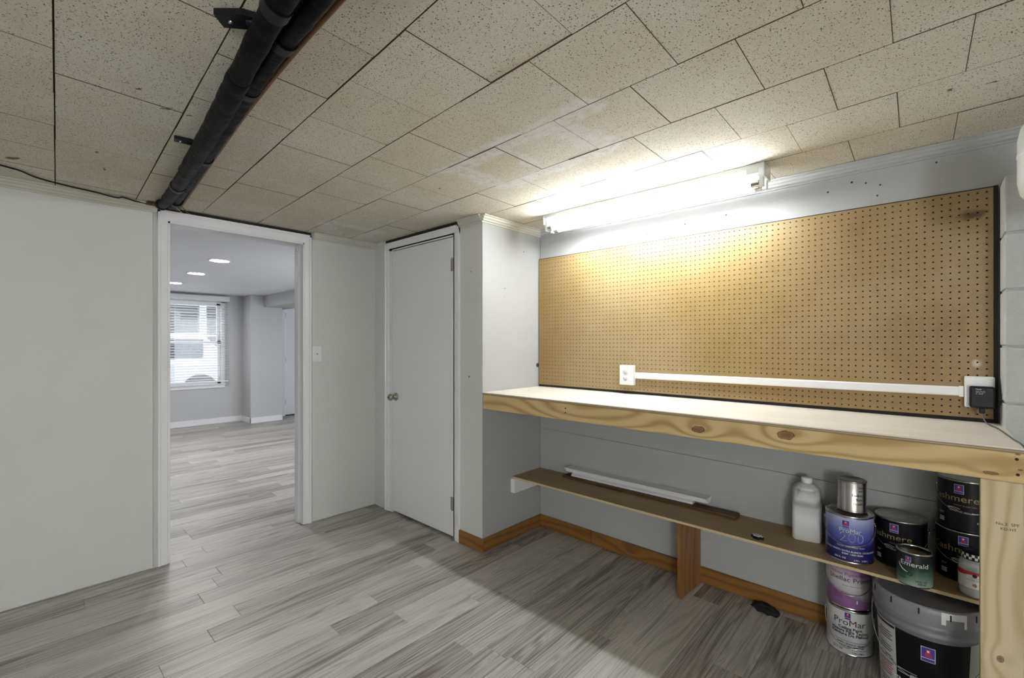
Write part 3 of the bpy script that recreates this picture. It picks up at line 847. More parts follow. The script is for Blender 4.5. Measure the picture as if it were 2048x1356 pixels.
# ------------------------------------------------------------------ low shelf
SZ = .42
sh = thing('low_shelf', 'thin plywood shelf under the workbench on a stained board', 'shelf', (0, 0, 0))
box('shelf_board', M['shelf_ply'], sh, XS + .001, .185, 2.262, YB - .0125, SZ - .0118, SZ)
box('shelf_edge', M['ply_edge'], sh, XS + .001, .185, 2.2595, 2.262, SZ - .0118, SZ - .0002)
box('cleat', M['trim'], sh, XS + .0005, XS + .035, 2.245, YB - .013, SZ - .105, SZ - .0122, .003)
mb = MB()
v = [(-.962, 2.312, .001), (-.940, 2.312, .001), (-.928, YB - .028, .001), (-.950, YB - .028, .001)]
mb.add(v + [(x, y, SZ - .0122) for x, y, z in v], [(3, 2, 1, 0), (4, 5, 6, 7), (0, 1, 5, 4), (1, 2, 6, 5), (2, 3, 7, 6), (3, 0, 4, 7)])
mb.build('support_board', M['support'], sh)
box('end_cleat', M['post'], sh, .150, .185, 2.27, YB - .014, SZ - .10, SZ - .0122, .002)

# ------------------------------------------------------------------ outlets, raceway, power adapter
ob = thing('outlet_box', 'white double-outlet box at the left end of the raceway', 'outlet', (-1.358, YB - .0342, 1.123))
box('back_box', M['white_plastic'], ob, -.046, .046, -.034, 0, -.060, .060, .004)
fp = box('face_plate', M['white_plastic'], ob, -.040, .036, -.040, -.034, -.057, .057, .003)
M['socket'] = plain('pale_socket', (.66, .66, .66), .4)
for zz in (.020, -.020):
    sk = MB().lathe([(.0, .002), (.0155, .002), (.0165, 0)], 20).build('socket', M['socket'], fp, (-.002, -.0400, zz), (R(90), 0, 0))
    for xx in (-.006, .006): box('slot', M['dark'], sk, xx - .001, xx + .001, .001, .007, .0018, .0026)
    MB().disc(.0022, .0024, 8, 0, -.007).build('ground_hole', M['dark'], sk)
rw = thing('cable_raceway', 'long white cable raceway across the lower pegboard', 'raceway', (0, 0, 0))
MB().sweep([(-.0005, -.018), (.012, -.018), (.016, -.013), (.016, .013), (.012, .018), (-.0005, .018)], (-1.313, YB - .0347, 1.122), (.098, YB - .0347, 1.126)).build('channel', M['white_plastic'], rw)
box('cover_joint', M['trim'], rw, -.95, -.948, YB - .0515, YB - .050, 1.105, 1.141)
box('end_clip', M['white_plastic'], rw, .085, .0985, YB - .052, YB - .0345, 1.105, 1.147, .001)
ob2 = thing('outlet_box', 'white outlet box behind the black power adapter', 'outlet', (.141, YB - .0342, 1.127))
box('back_box', M['white_plastic'], ob2, -.041, .041, -.030, 0, -.060, .060, .004)
box('face_plate', M['white_plastic'], ob2, -.038, .038, -.036, -.030, -.057, .057, .003)
pa = thing('power_adapter', 'black plug-in power adapter with a thin grey cord', 'power adapter', (.146, YB - .0705, 1.112))
bd = box('body', M['black'], pa, -.034, .034, -.036, 0, -.042, .040, .006)
MB().box(-.020, .021, -.0368, -.0362, .006, .034).build('label', M['label_black'], bd)
for q_, (zz, sz) in enumerate(((.0265, .0062), (.0205, .0034), (.0160, .0034), (.0100, .0040))):
    flat_text(('Model', 'INPUT 120V 60Hz', 'OUTPUT 12V DC', 'UL   LISTED')[q_], sz, M['print_white'], bd, (-.018, -.0372, zz), (R(90), 0, 0), 'lettering', 'LEFT')
box('strain_relief', M['black'], pa, -.008, .008, -.026, -.012, -.062, -.042, .003)
cord_pts = [(.148, 2.482, 1.052), (.149, 2.478, 1.036), (.155, 2.46, 1.020), (.166, 2.43, 1.0125), (.176, 2.39, 1.0115), (.184, 2.31, 1.0115), (.190, 2.22, 1.0112), (.196, 2.13, 1.0112), (.204, 2.05, 1.0105), (.214, 2.01, .995), (.240, 1.99, .95)]
cd = MB().tube([Vector(p) - Vector((.146, YB - .0705, 1.112)) for p in spline(cord_pts, 6)], .0024, 8).build('cord', plain('grey_cord', (.10, .095, .10), .5), pa)

# ------------------------------------------------------------------ wall switch, cable, pipes
sw = thing('wall_switch', 'white wall plate with a small round switch beside the doorway', 'switch', (XA + .0105, 1.502, 1.238))
box('plate', M['white_plastic'], sw, 0, .006, -.036, .036, -.058, .058, .003)
MB().lathe([(0, .006), (.005, .006), (.006, 0)], 14).build('button', M['nickel'], sw, (.006, 0, 0), (0, R(90), 0))
for zz in (.042, -.042): MB().lathe([(0, .001), (.003, .001), (.003, 0)], 8).build('screw', M['nickel'], sw, (.006, 0, zz), (0, R(90), 0))

cbl = [(-3.079, -0.0502, 2.1175), (-3.1103, 0.0094, 2.1175), (-3.1852, 0.0705, 2.1175), (-3.2325, 0.1792, 2.1175), (-3.2551, 0.2723, 2.1175), (-3.2948, 0.3699, 2.1175), (-3.2609, 0.3953, 2.1175), (-3.2979, 0.4504, 2.1175), (-3.3067, 0.4994, 2.1175), (-3.302, 0.515, 2.114)]
a_, b_ = Vector(cbl[0]), Vector(cbl[1]); cbl = [tuple(a_ + (a_ - b_) * 8), tuple(a_ + (a_ - b_) * 4)] + cbl
cb = tag(MB().tube(spline(cbl, 6), .0040, 8).build('black_cable', M['black']), 'thin black cable stapled along the ceiling over the left wall', 'cable')

def foam_mat():
    m = Mat('black_pipe_foam', (0.012, 0.012, 0.015), 0.38, spec=0.06)
    v = m.coords('World')
    n = m.noise(v, 26, 4, 0.6)
    m.set_color(m.mix(m.noise(v, 60, 4, .7).step(.62, .8) * .5, (0.003, 0.003, 0.004), (0.016, 0.015, 0.016)))
    m.set_rough(n * 0.35 + 0.28)
    m.bump(n, 0.5, 0.008)
    return m.m
M['foam'] = foam_mat()
M['copper'] = plain('rusty_copper', (0.16, 0.07, 0.03), .5, .3, var=.3, scale=30)
def pipe(label, path, sleeves, rad, extra=None):
    t = thing('insulated_pipe', label, 'pipe', (0, 0, 0))
    pts = spline(path, 10)
    n = len(pts) - 1
    for (a, b, k) in sleeves:
        seg = pts[int(a * n):int(b * n) + 1]
        rr = [rad * k * (1 + .05 * math.sin(i * 1.7) * math.sin(i * .6)) for i in range(len(seg))]
        rr[0] *= .96; rr[-1] *= 1.05
        MB().tube(seg, rr, 20).build('foam_sleeve', M['foam'], t)
    return t, pts
P1 = [(.9, .30, 2.052), (.2, .315, 2.052), (-.5, .345, 2.052), (-1.05, .384, 2.050), (-1.4, .416, 2.050), (-1.65, .440, 2.050), (-2.06, .474, 2.052), (-2.55, .512, 2.060), (-2.95, .540, 2.075), (-3.2, .556, 2.100), (-3.335, .565, 2.135)]
P2 = [(.9, .41, 2.066), (.2, .42, 2.066), (-.5, .430, 2.066), (-.95, .445, 2.070), (-1.23, .458, 2.082), (-1.45, .472, 2.090), (-1.65, .489, 2.094), (-2.06, .522, 2.096), (-2.55, .560, 2.100), (-2.95, .592, 2.106), (-3.2, .612, 2.118), (-3.335, .622, 2.140)]
pA, ptsA = pipe('black foam-wrapped pipe under the ceiling, left of the pair', P1, [(0, .42, 1.0), (.40, .66, 1.12), (.64, .80, 1.02), (.785, 1.0, .86)], .0275)
pB, ptsB = pipe('black foam-wrapped pipe under the ceiling, right of the pair', P2, [(0, .43, 1.0), (.41, .60, 1.1), (.585, .78, 1.0), (.77, 1.0, .84)], .0265)
for tt, pp, ks in ((pA, ptsA, (.30, .52, .72, .90)), (pB, ptsB, (.36, .50, .68, .88))):
    for k in ks:
        i = int(k * (len(pp) - 1)); d = (pp[i + 1] - pp[i]).normalized()
        MB().tube([pp[i] - d * .018, pp[i] + d * .018], .0312, 20).build('tape_band', M['black'], tt)
cp = tag(MB().tube(spline([(.9, .478, 2.088), (-.4, .488, 2.090), (-.95, .496, 2.092), (-1.3, .508, 2.100), (-1.7, .532, 2.108), (-2.1, .562, 2.112), (-2.6, .602, 2.115), (-3.0, .634, 2.117), (-3.3, .655, 2.118)], 8), .0075, 10).build('copper_line', M['copper']), 'thin rusty copper line beside the black pipes', 'pipe')
# strap hangers nailed to the ceiling
for (pa_, pb_, lab, big) in (((-1.2723, 0.3586, 2.127), (-1.2418, 0.3917, 2.09), 'black strap hanger of the pipes, nearer the camera', 1.3), ((-2.1794, 0.4396, 2.127), (-2.1736, 0.4781, 2.09), 'black strap hanger of the pipes, nearer the doorway', 1.0)):
    t = thing('pipe_hanger', lab, 'hanger', (pa_[0], pa_[1], ZC - .0015), 0.0, 'pipe strap hangers')
    dv = Vector((pb_[0] - pa_[0], pb_[1] - pa_[1], 0)); s_ = big
    q_ = dv.normalized(); w_ = Vector((-q_.y, q_.x, 0))
    mb = MB()
    v = [(-q_ * .022 * s_ - w_ * .018 * s_), (q_ * .03 * s_ - w_ * .022 * s_), (q_ * .055 * s_ - w_ * .012 * s_), (q_ * .055 * s_ + w_ * .012 * s_), (q_ * .03 * s_ + w_ * .020 * s_), (-q_ * .022 * s_ + w_ * .018 * s_)]
    mb.prism([(p.x, p.y) for p in v], -.012 * s_, 0).build('flange', M['black'], t)
    mb = MB()
    pth = spline([q_ * .03 * s_ + Vector((0, 0, -.008)), q_ * .06 * s_ + Vector((-.012, 0, -.018)), q_ * .075 * s_ + Vector((-.030, 0, -.034)), q_ * .082 * s_ + Vector((-.050, .004, -.052))], 6)
    mb.tube(pth, .0105 * s_, 8).build('strap', M['black'], t)
    MB().lathe([(0, -.004), (.006, -.004), (.006, 0)], 8).build('nail_head', M['steel'], t, (0, 0, -.012 * s_))
wd = tag(MB().box(XA + .018, XA + .085, .50, .66, ZC - .016, ZC - .002, .003).build('broken_wood_block', M['dark_wood']), 'broken brown wood block where the pipes pass over the doorway', 'wood block')
for i, (a, b_) in enumerate((((-3.18, .60, 2.116), (-3.26, .675, 2.085)), ((-3.14, .62, 2.116), (-3.20, .69, 2.075)))):
    m_ = (Vector(a) + Vector(b_)) / 2 + Vector((0, .012, -.018))
    tag(MB().tube(spline([a, m_, b_], 5), .0022, 6).build('loose_wire', M['copper'] if i else M['steel']), ('bare grey loose wire hanging beside the pipe end', 'rusty loose wire hanging beside the pipe end')[i], 'wire')

# white tank at the right edge
tk = thing('white_tank', 'white domed tank at the upper right edge of the view', 'tank', (.2905, 1.965, 1.70))
MB().lathe([(0, .0), (.045, .003), (.080, .018), (.098, .045), (.104, .08), (.104, .20), (.098, .235), (.080, .258), (.045, .272), (.015, .275), (.015, .31), (.012, .41), (0, .41)], 40).build('shell', M['enamel'], tk)
MB().lathe([(.1045, .150), (.1056, .152), (.1056, .158), (.1045, .160)], 40).build('seam_band', M['white_plastic'], tk)

# ------------------------------------------------------------------ things on the shelf: mouldings, strip, tin
st_ = tag(MB().box(-1.81, -.725, 2.470, 2.540, SZ + .0005, SZ + .016, .004).build('dark_wood_strip', M['dark_wood']), 'long dark stained wood strip lying on the low shelf', 'wood strip')
MO = [(-.026, 0), (.026, 0), (.026, .010), (.016, .014), (.006, .022), (-.026, .022)]
tag(MB().sweep(MO, (-1.752, 2.515, SZ + .0165), (-.955, 2.522, SZ + .0165)).build('white_moulding', M['trim']), 'lower and shorter white moulding offcut on the dark strip', 'moulding')
MO2 = [(-.020, 0), (.024, 0), (.030, .012), (.040, .016), (.040, .026), (-.036, .026), (-.036, .018), (-.022, .012)]
tag(MB().sweep([(-a, b) for a, b in MO2][::-1], (-1.80, 2.517, SZ + .039), (-.875, 2.517, SZ + .039)).build('white_moulding', M['trim']), 'upper and longer white moulding offcut resting on another moulding', 'moulding')
tn = thing('small_tin', 'small dark oval tin with pale lid on the low shelf', 'tin', (-.583, 2.303, SZ + .0003), R(-12))
b = bmesh.new(); bmesh.ops.create_cube(b, size=1)
for q in b.verts: q.co = (q.co.x * .054, q.co.y * .034, q.co.z * .012 + .006)
bmesh.ops.bevel(b, geom=[e for e in b.edges if abs((e.verts[0].co - e.verts[1].co).z) > .001], offset=.013, segments=5, affect='EDGES')
MB().bm(b).build('base', M['black'], tn)
b = bmesh.new(); bmesh.ops.create_cube(b, size=1)
for q in b.verts: q.co = (q.co.x * .046, q.co.y * .026, q.co.z * .003 + .0136)
bmesh.ops.bevel(b, geom=[e for e in b.edges if abs((e.verts[0].co - e.verts[1].co).z) > .001], offset=.010, segments=5, affect='EDGES')
MB().bm(b).build('lid', M['jug_white'], tn)

# black crumpled rag on the floor under the shelf
b = bmesh.new(); bmesh.ops.create_icosphere(b, subdivisions=4, radius=1)
rr = random.Random(3)
from mathutils import noise as mn
for q in b.verts:
    k = 1 + .35 * mn.noise(q.co * 2.3) + .12 * mn.noise(q.co * 6)
    q.co = Vector((q.co.x * .062 * k, q.co.y * .036 * k, max(0.0, q.co.z) * .026 * k + .0004))
tag(MB().bm(b, True).build('black_rag', plain('black_cloth', (.008, .008, .009), .9), None, (-.60, 2.497, .0005), (0, 0, R(-18))), 'small crumpled black rag on the floor against the baseboard', 'rag')

# ------------------------------------------------------------------ jug
jg = thing('plastic_jug', 'white plastic jug with side grips on the low shelf', 'jug', (-.420, 2.478, SZ + .0005), R(10))
def rr_section(hw, hd, r, z, n=6):
    out = []
    for cx, cy, a0 in ((hw - r, hd - r, 0), (-hw + r, hd - r, 90), (-hw + r, -hd + r, 180), (hw - r, -hd + r, 270)):
        for k in range(n + 1):
            a = R(a0 + 90 * k / n); out.append((cx + r * math.cos(a), cy + r * math.sin(a), z))
    return out
ctl = [(0, .050, .062, .012), (.006, .057, .068, .016), (.15, .057, .068, .016), (.156, .059, .070, .018), (.185, .059, .070, .022), (.210, .056, .066, .026), (.230, .048, .056, .028), (.245, .035, .040, .026), (.253, .0215, .0215, .021)]
secs = []
for a_, b_ in zip(ctl, ctl[1:]):
    kk = max(1, int((b_[0] - a_[0]) / .005)) if a_[0] >= .15 else 1
    for q in range(kk):
        t_ = q / kk; z, hw, hd, r = [a_[c_] + (b_[c_] - a_[c_]) * t_ for c_ in range(4)]
        secs.append(rr_section(hw, hd, r, z))
secs.append(rr_section(ctl[-1][1], ctl[-1][2], ctl[-1][3], ctl[-1][0]))
mb = MB(); n = len(secs[0]); vv = []
for s_ in secs:
    for (x, y, z) in s_:
        # hand-grip hollows carved into both upper front corners
        k = min(1.0, max(0.0, (abs(x) / .059 - .22) / .5)); g = 0.0
        if y < .03 and z > .150: g = min(1.0, (z - .150) / .018) * (1.0 if z < .215 else max(0.0, 1 - (z - .215) / .03))
        k = k * k * (3 - 2 * k)
        if y < .03: y = y + g * k * .045 * (1 if y < 0 else 1 - y / .03); x = x * (1 - .10 * g * k)
        vv.append((x, y + (-.012 * max(0, (z - .2) / .05)), z))
ff = [(j * n + i, j * n + (i + 1) % n, (j + 1) * n + (i + 1) % n, (j + 1) * n + i) for j in range(len(secs) - 1) for i in range(n)]
mb.add(vv, ff, True).add(vv[:n], [tuple(range(n - 1, -1, -1))])
mb.build('body', M['jug_white'], jg)
MB().lathe([(.0205, .250), (.0205, .256), (.0225, .257), (.0225, .276), (.020, .279), (0, .279)], 28, 0, -.012).build('cap', M['white_plastic'], jg)
MB().tube(spline([(0, .045, .215), (0, .062, .19), (0, .0735, .15), (0, .0715, .10)], 6), .008, 8).build('handle', M['jug_white'], jg)
lbm = Mat('navy_back_label', (.04, .04, .10), .4)
box('side_label', lbm.m, jg, .0572, .0576, -.045, .045, .03, .135)
for i, zz in enumerate((.05, .058, .066)): box('label_line', M['print_white'], jg, .0577, .0579, -.04, -.005, zz, zz + .003)

# ------------------------------------------------------------------ paint cans
def grad_label(name, stops, rough=.35, extra=None):
    """printed label: colour by height inside the can (object z)"""
    m = Mat(name, stops[0][1], rough)
    v = m.coords('Object'); x, y, z = m.xyz(v)
    n = m.noise(v, 18, 3) * .014 - .007
    zz = z + n + (extra(m, x, y, z) if extra else 0.0)
    rp = m.new('ShaderNodeValToRGB'); m.nt.links.new((zz / .2).k, rp.inputs[0])
    e = rp.color_ramp.elements
    while len(e) < len(stops): e.new(.5)
    for q, (p, c) in zip(e, stops): q.position = p; q.color = (*c, 1)
    m.set_color(rp.outputs[0]); return m.m

def logo(parent, r, z, ang, w=.026, h=.031, backing='print_blue'):
    """small upright badge: blue field, red mark, white caption bar"""
    da = w / 2 / r
    o = cyl_patch(MB(), r + .0010, ang - da, ang + da, z, z + h, 4).build('badge', M['print_white'], parent)
    cyl_patch(MB(), r + .0014, ang - da * .92, ang + da * .92, z + h * .27, z + h * .97, 4).build('badge_field', M[backing], o)
    cyl_patch(MB(), r + .0014, ang - da * .92, ang + da * .92, z + h * .03, z + h * .23, 4).build('badge_caption', M[backing], o)
    mk = MB(); ra = r + .0018
    for (a0, a1, z0, z1) in ((-.30, .30, .62, .86), (-.42, .42, .50, .62), (-.55, .55, .36, .46)):
        cyl_patch(mk, ra, ang + a0 * da, ang + a1 * da, z + h * z0, z + h * z1, 3)
    mk.build('badge_mark', M['print_red'], o)
    cyl_patch(MB(), ra + .0003, ang - .16 * da, ang + .16 * da, z + h * .66, z + h * .80, 3).build('badge_dot', M['print_white'], o)
    return o

def paint_can(name, label, cat, loc, face, rad, hgt, lab_mat, rim_mat='steel', lid='steel', bail=True, bail_drop=.42, bail_back=False, open_top=False, group=None, body_mat=None, bail_mat='steel', label_span=(.03, .955)):
    t = thing(name, label, cat, loc, face, group)
    r = rad - .0015
    if open_top:
        prof = [(0, .003), (r - .002, .003), (r, 0), (r + .0015, .002), (r, .006), (r, hgt - .004), (r - .0012, hgt - .004), (r - .0012, .02), (0, .02)]
    else:
        prof = [(0, .003), (r - .004, .003), (r - .002, 0), (r + .0015, .001), (r + .0015, .004), (r, .006), (r, hgt - .006)]
    MB().lathe(prof, 56).build('body', body_mat or M['steel'], t)
    MB().lathe([(r + .0005, hgt * label_span[0]), (r + .0005, hgt * label_span[1])], 56).build('label', lab_mat, t)
    MB().lathe([(r - .001, hgt - .008), (r + .0015, hgt - .006), (r + .002, hgt - .002), (r, hgt), (r - .004, hgt - .0005), (r - .006, hgt - .003), (r - .006, hgt - .006)], 56).build('rim', M[rim_mat], t)
    if not open_top:
        MB().lathe([(r - .006, hgt - .004), (r - .010, hgt - .0015), (r - .014, hgt - .003), (r - .018, hgt - .0055), (0, hgt - .005)], 56).build('lid', M[lid], t)
    else:
        MB().disc(r - .002, hgt * .35, 40).build('paint', M['print_black'], t)
    if bail:
        ze = hgt * .80
        for s_ in (-1, 1):
            MB().lathe([(.0, .006), (.005, .0055), (.008, .003), (.009, 0)], 14).build('bail_ear', M['steel'], t, (s_ * (r + .0004), 0, ze), (0, R(90 * s_), 0))
        pts = []
        for k in range(25):
            a = -math.pi / 2 + math.pi * k / 24
            rad2 = r + .0055 + .004 * math.cos(a)
            pts.append((rad2 * math.sin(a), (-1 if not bail_back else 1) * rad2 * math.cos(a), ze - hgt * bail_drop * math.cos(a) ** 0.8))
        MB().tube(pts, .0014, 6).build('bail', M[bail_mat], t)
    return t

def facing(x, y, off=0.0):     # rotation that turns the can's front (-Y) towards the camera
    return math.atan2(x, -y) + math.pi + R(off) if False else math.atan2(-x, y) + R(off)

# blue gallon
M['label_blue'] = grad_label('blue_can_label', [(0.0, (.012, .010, .075)), (.36, (.020, .018, .14)), (.40, (.05, .055, .28)), (.62, (.11, .13, .42)), (.86, (.36, .40, .62)), (.91, (.42, .46, .66)), (.92, (.05, .04, .22)), (1.0, (.05, .04, .22))])
x, y = -.250, 2.372
cblue = paint_can('paint_can', 'blue gallon paint can with large 200 lettering', 'paint can', (x, y, SZ + .0003), facing(x, y, 0), .083, .192, M['label_blue'], group='paint cans')
logo(cblue, .083, .142, R(-8), .026, .031)
cyl_text('ProMar', .026, M['print_cream'], cblue, .083, .118, R(2), spacing=.95)
cyl_text('200', .050, M['print_cream'], cblue, .083, .078, R(6), stretch=1.1)
M['blue_fill'] = plain('blue_print', (.09, .10, .40), .4)
cyl_text('200', .047, M['blue_fill'], cblue, .083, .0795, R(6), stretch=1.1, off=.0011)
cyl_text('Interior Latex Primer Sealer', .0085, M['print_white'], cblue, .083, .063, R(4))
cyl_text('EXTRA WHITE / EXTRA BLANCO / EXTRA BLANC', .0088, M['print_white'], cblue, .083, .044, R(6), heavy=.0002)
cyl_text('B28W  / 6501-52045', .0085, M['print_white'], cblue, .083, .033, R(8), heavy=.0002)
cyl_text('128 FL OZ', .0095, M['print_white'], cblue, .083, .014, R(-22), heavy=.0002)
cyl_text('3.78 L   3.785 L', .0080, M['print_white'], cblue, .083, .012, R(28), heavy=.0002)

# silver quart on it
x, y = -.243, 2.392
m_ = plain('dented_tinplate', (.55, .53, .52), .25, 1.0, var=.12, scale=20, bump=.2, bscale=14)
csil = paint_can('quart_can', 'bare silver quart can with handwritten notes on the blue can', 'paint can', (x, y, SZ + .1925), facing(x, y, 0), .0515, .130, m_, rim_mat='nickel', lid='nickel', bail=False, group='paint cans', body_mat=m_, label_span=(.05, .06))
for i, (s_, zz, a) in enumerate((('Liv', .098, 38), ('rm', .084, 36), ('Bedrm', .066, 22), ('Trim', .048, 30), ('Touch up', .032, 34))):
    cyl_text(s_, .0145, M['print_black'], csil, .0512, zz, R(a), name='handwriting', off=.0012)
box('seam', M['nickel'], csil, -.022, -.0208, -.0485, -.0462, .01, .12)

# black gallons
def black_can(label, x, y, z, off, rot_text, lidm, ears=True):
    t = paint_can('paint_can', label, 'paint can', (x, y, z), facing(x, y, off), .083, .190, M['label_black'], rim_mat='nickel', lid=lidm, group='paint cans', body_mat=M['label_black'])
    logo(t, .083, .140, R(rot_text), .027, .034)
    cyl_text('Cashmere', .034, M['print_gold'], t, .083, .104, R(rot_text - 16), stretch=1.12)
    cyl_text('Interior Acrylic Latex', .0075, M['print_gold'], t, .083, .093, R(rot_text + 12))
    sw_ = MB()
    for k in range(3):
        p = [((.0855) * math.sin(a), -.0855 * math.cos(a), .083 + .004 * math.sin(7 * (a - R(rot_text - 25)) + k) - .003 * k) for a in [R(rot_text - 22 + q * 4) for q in range(7 - k)]]
        sw_.tube(p, .0008, 5)
    sw_.build('swash', M['print_white'], t)
    cyl_text('LOW LUSTRE  WALL PAINT', .0065, M['socket'], t, .083, .070, R(rot_text + 8))
    cyl_text('128 FL OZ', .0085, M['print_white'], t, .083, .035, R(rot_text + 46), heavy=.0002)
    cyl_text('3.78 L', .0085, M['print_white'], t, .083, .024, R(rot_text + 48), heavy=.0002)
    cyl_text('D17', .0100, M['print_white'], t, .083, .050, R(rot_text - 40))
    for k in range(3): cyl_patch(MB(), .0842, R(rot_text - 46), R(rot_text - 32), .036 - .006 * k, .039 - .006 * k, 3).build('label_line', M['print_white'], t)
    return t
M['lid_worn'] = plain('worn_lid_metal', (.42, .41, .36), .3, .9, var=.35, scale=45)
cb1 = black_can('black gallon paint can with scuffed metal lid behind the open quart can', -.088, 2.448, SZ + .0003, 0, -14, 'lid_worn')
cb2 = black_can('lower black gallon paint can of the stack beside the post', .098, 2.470, SZ + .0003, 0, -2, 'lid_worn')
cb3 = black_can('upper black gallon paint can stacked right under the bench front', .104, 2.474, SZ + .1907, 0, -14, 'lid_worn')

# open emerald quart
M['label_green'] = grad_label('emerald_can_label', [(0.0, (.30, .36, .32)), (.08, (.26, .34, .28)), (.20, (.09, .17, .125)), (.32, (.018, .048, .034)), (.42, (.006, .011, .009)), (1.0, (.006, .010, .009))], extra=lambda m, x, y, z: (x * -.25) + .006)
x, y = -.043, 2.278
cem = paint_can('quart_can', 'open quart can with green lettered label at the shelf edge', 'paint can', (x, y, SZ + .0003), facing(x, y, 0), .0535, .124, M['label_green'], bail=False, open_top=True, group='paint cans')
logo(cem, .0535, .088, R(-18), .016, .020)
cyl_text('Emerald', .0235, M['print_white'], cem, .0535, .070, R(0), stretch=1.1)
MB().tube([(.0545 * math.sin(a), -.0545 * math.cos(a), z_) for a, z_ in ((R(-52), .078), (R(-46), .066), (R(-38), .058), (R(-28), .053), (R(-20), .051))], [.0004, .001, .0016, .0014, .0006], 6).build('swash', M['print_white'], cem)
MB().lathe([(.0048, .0), (.0062, .001), (.0074, 0)], 16).build('seal_mark', M['print_black'], cem, (.0546 * math.sin(R(-13)), -.0546 * math.cos(R(-13)), .046), (R(90), 0, R(-13)))
for k in range(4): cyl_patch(MB(), .0545, R(-48), R(-24), .046 - .006 * k, .0475 - .006 * k, 4).build('label_line', M['print_black'], cem)
cyl_text('Interior', .008, M['print_black'], cem, .0535, .024, R(-40), heavy=.0002)
cyl_text('29 FL OZ', .0085, M['print_black'], cem, .0535, .020, R(22), heavy=.0002)
cyl_text('858 mL', .0085, M['print_black'], cem, .0535, .011, R(24), heavy=.0002)

# food jar
x, y = .118, 2.309
jar = thing('food_jar', 'clear jar with white and red label beside the bench post', 'jar', (x, y, SZ + .0003), facing(x, y, 0))
jm = Mat('clear_jar_plastic', (.75, .78, .78), .1)
jm.b.inputs['Alpha'].default_value = .38
MB().lathe([(0, .0), (.036, .0), (.041, .005), (.0425, .015), (.0425, .105), (.040, .120), (.032, .130), (.031, .136)], 40).build('body', jm.m, jar)
MB().lathe([(0, .003), (.0385, .004), (.0395, .012), (.0395, .030), (0, .033)], 32).build('contents', plain('grey_granules', (.42, .41, .38), .8, var=.35, scale=90), jar)
MB().lathe([(.0431, .034), (.0431, .092)], 40).build('label', plain('white_jar_label', (.70, .69, .67), .5, var=.02), jar)
rb = MB(); N_ = 40; vv = []
for k in range(N_ + 1):
    a = -math.pi + 2 * math.pi * k / N_; wz = .004 * math.cos(a * 3)
    vv += [(.0435 * math.sin(a), -.0435 * math.cos(a), .079 + wz), (.0435 * math.sin(a), -.0435 * math.cos(a), .0925)]
rb.add(vv, [(2 * k, 2 * k + 2, 2 * k + 3, 2 * k + 1) for k in range(N_)], True).build('red_band', M['print_red'], jar)
MB().lathe([(0, .001), (.0058, .001), (.0062, 0)], 18).build('emblem', M['print_black'], jar, (0, -.0438, .080), (R(90), 0, 0))
cyl_text('CHOCOLATE', .0050, M['print_red'], jar, .0433, .069, 0.0)
cyl_text('ALMOND SPREAD', .0058, M['print_red'], jar, .0433, .061, 0.0)
b = bmesh.new(); bmesh.ops.create_icosphere(b, subdivisions=2, radius=1)
for q in b.verts: q.co = Vector((q.co.x * .0065, q.co.y * .0012, q.co.z * .0055 * (1 + .25 * math.sin(5 * q.co.x))))
MB().bm(b, True).build('nut_picture', plain('tan_print', (.42, .22, .07), .5, var=.3, scale=200), jar, (0, -.0434, .047))
MB().lathe([(.033, .128), (.0345, .130), (.0345, .150), (.033, .153), (0, .153)], 40).build('lid', M['black'], jar)
ck = MB()
for row_ in range(2):
    for k in range(14):
        a = 2 * math.pi * (k + .5 * row_) / 14; cyl_patch(ck, .0348, a, a + math.pi / 14, .132 + .009 * row_, .141 + .009 * row_, 2)
ck.build('lid_glints', M['print_white'], jar)  # reflections on the dark lid painted as white dashes

# floor: ProMar + shellac gallons
M['label_grey'] = grad_label('silver_white_label', [(0.0, (.52, .52, .53)), (.3, (.42, .425, .45)), (.62, (.58, .58, .58)), (1.0, (.62, .62, .60))], extra=lambda m, x, y, z: x * .35)
M['label_lilac'] = grad_label('lilac_can_label', [(0.0, (.20, .09, .22)), (.28, (.26, .13, .28)), (.36, (.46, .45, .46)), (.52, (.56, .55, .56)), (.66, (.52, .46, .52)), (.86, (.30, .15, .32)), (1.0, (.36, .22, .38))], extra=lambda m, x, y, z: (x * .32))
x, y = -.258, 2.452
cpm = paint_can('paint_can', 'white gallon ceiling paint can standing on the floor', 'paint can', (x, y, .0003), facing(x, y, 0), .082, .190, M['label_grey'], group='paint cans', bail_drop=.62)
logo(cpm, .082, .150, R(-4), .022, .030)
cyl_text('ProMar', .036, M['print_black'], cpm, .082, .118, R(0), stretch=1.05)
for s_, zz in (('Ceiling Paint', .104), ('Pintura Para Techos', .091), ('Peinture De Plafond', .078)):
    cyl_text(s_, .0165, M['print_black'], cpm, .082, zz, R(2), heavy=.0004)
cyl_text('WHITE / BLANCO / BLANC', .0085, M['print_black'], cpm, .082, .044, R(4), heavy=.0002)
cyl_text('A27 W 4850 / 6508-46060', .0080, M['print_black'], cpm, .082, .034, R(6), heavy=.0002)
cyl_text('128 FL OZ', .0090, M['print_black'], cpm, .082, .016, R(-30), heavy=.0002)
cyl_text('3.78 L  3.785 L', .0075, M['print_black'], cpm, .082, .012, R(22), heavy=.0002)
for zz in (.058, .028): cyl_patch(MB(), .0828, R(-42), R(44), zz, zz + .0012, 10).build('label_line', M['print_black'], cpm)
x, y = -.262, 2.456
csh = paint_can('paint_can', 'lilac and white shellac primer can stacked under the shelf', 'paint can', (x, y, .1907), facing(x, y, 0), .0805, .188, M['label_lilac'], group='paint cans', bail_drop=.46, rim_mat='nickel')
cyl_text('White Pigmented', .0185, M['print_purple'], csh, .0805, .138, R(0), stretch=1.05)
cyl_text('Shellac Primer', .0265, M['print_black'], csh, .0805, .112, R(8), stretch=1.1)
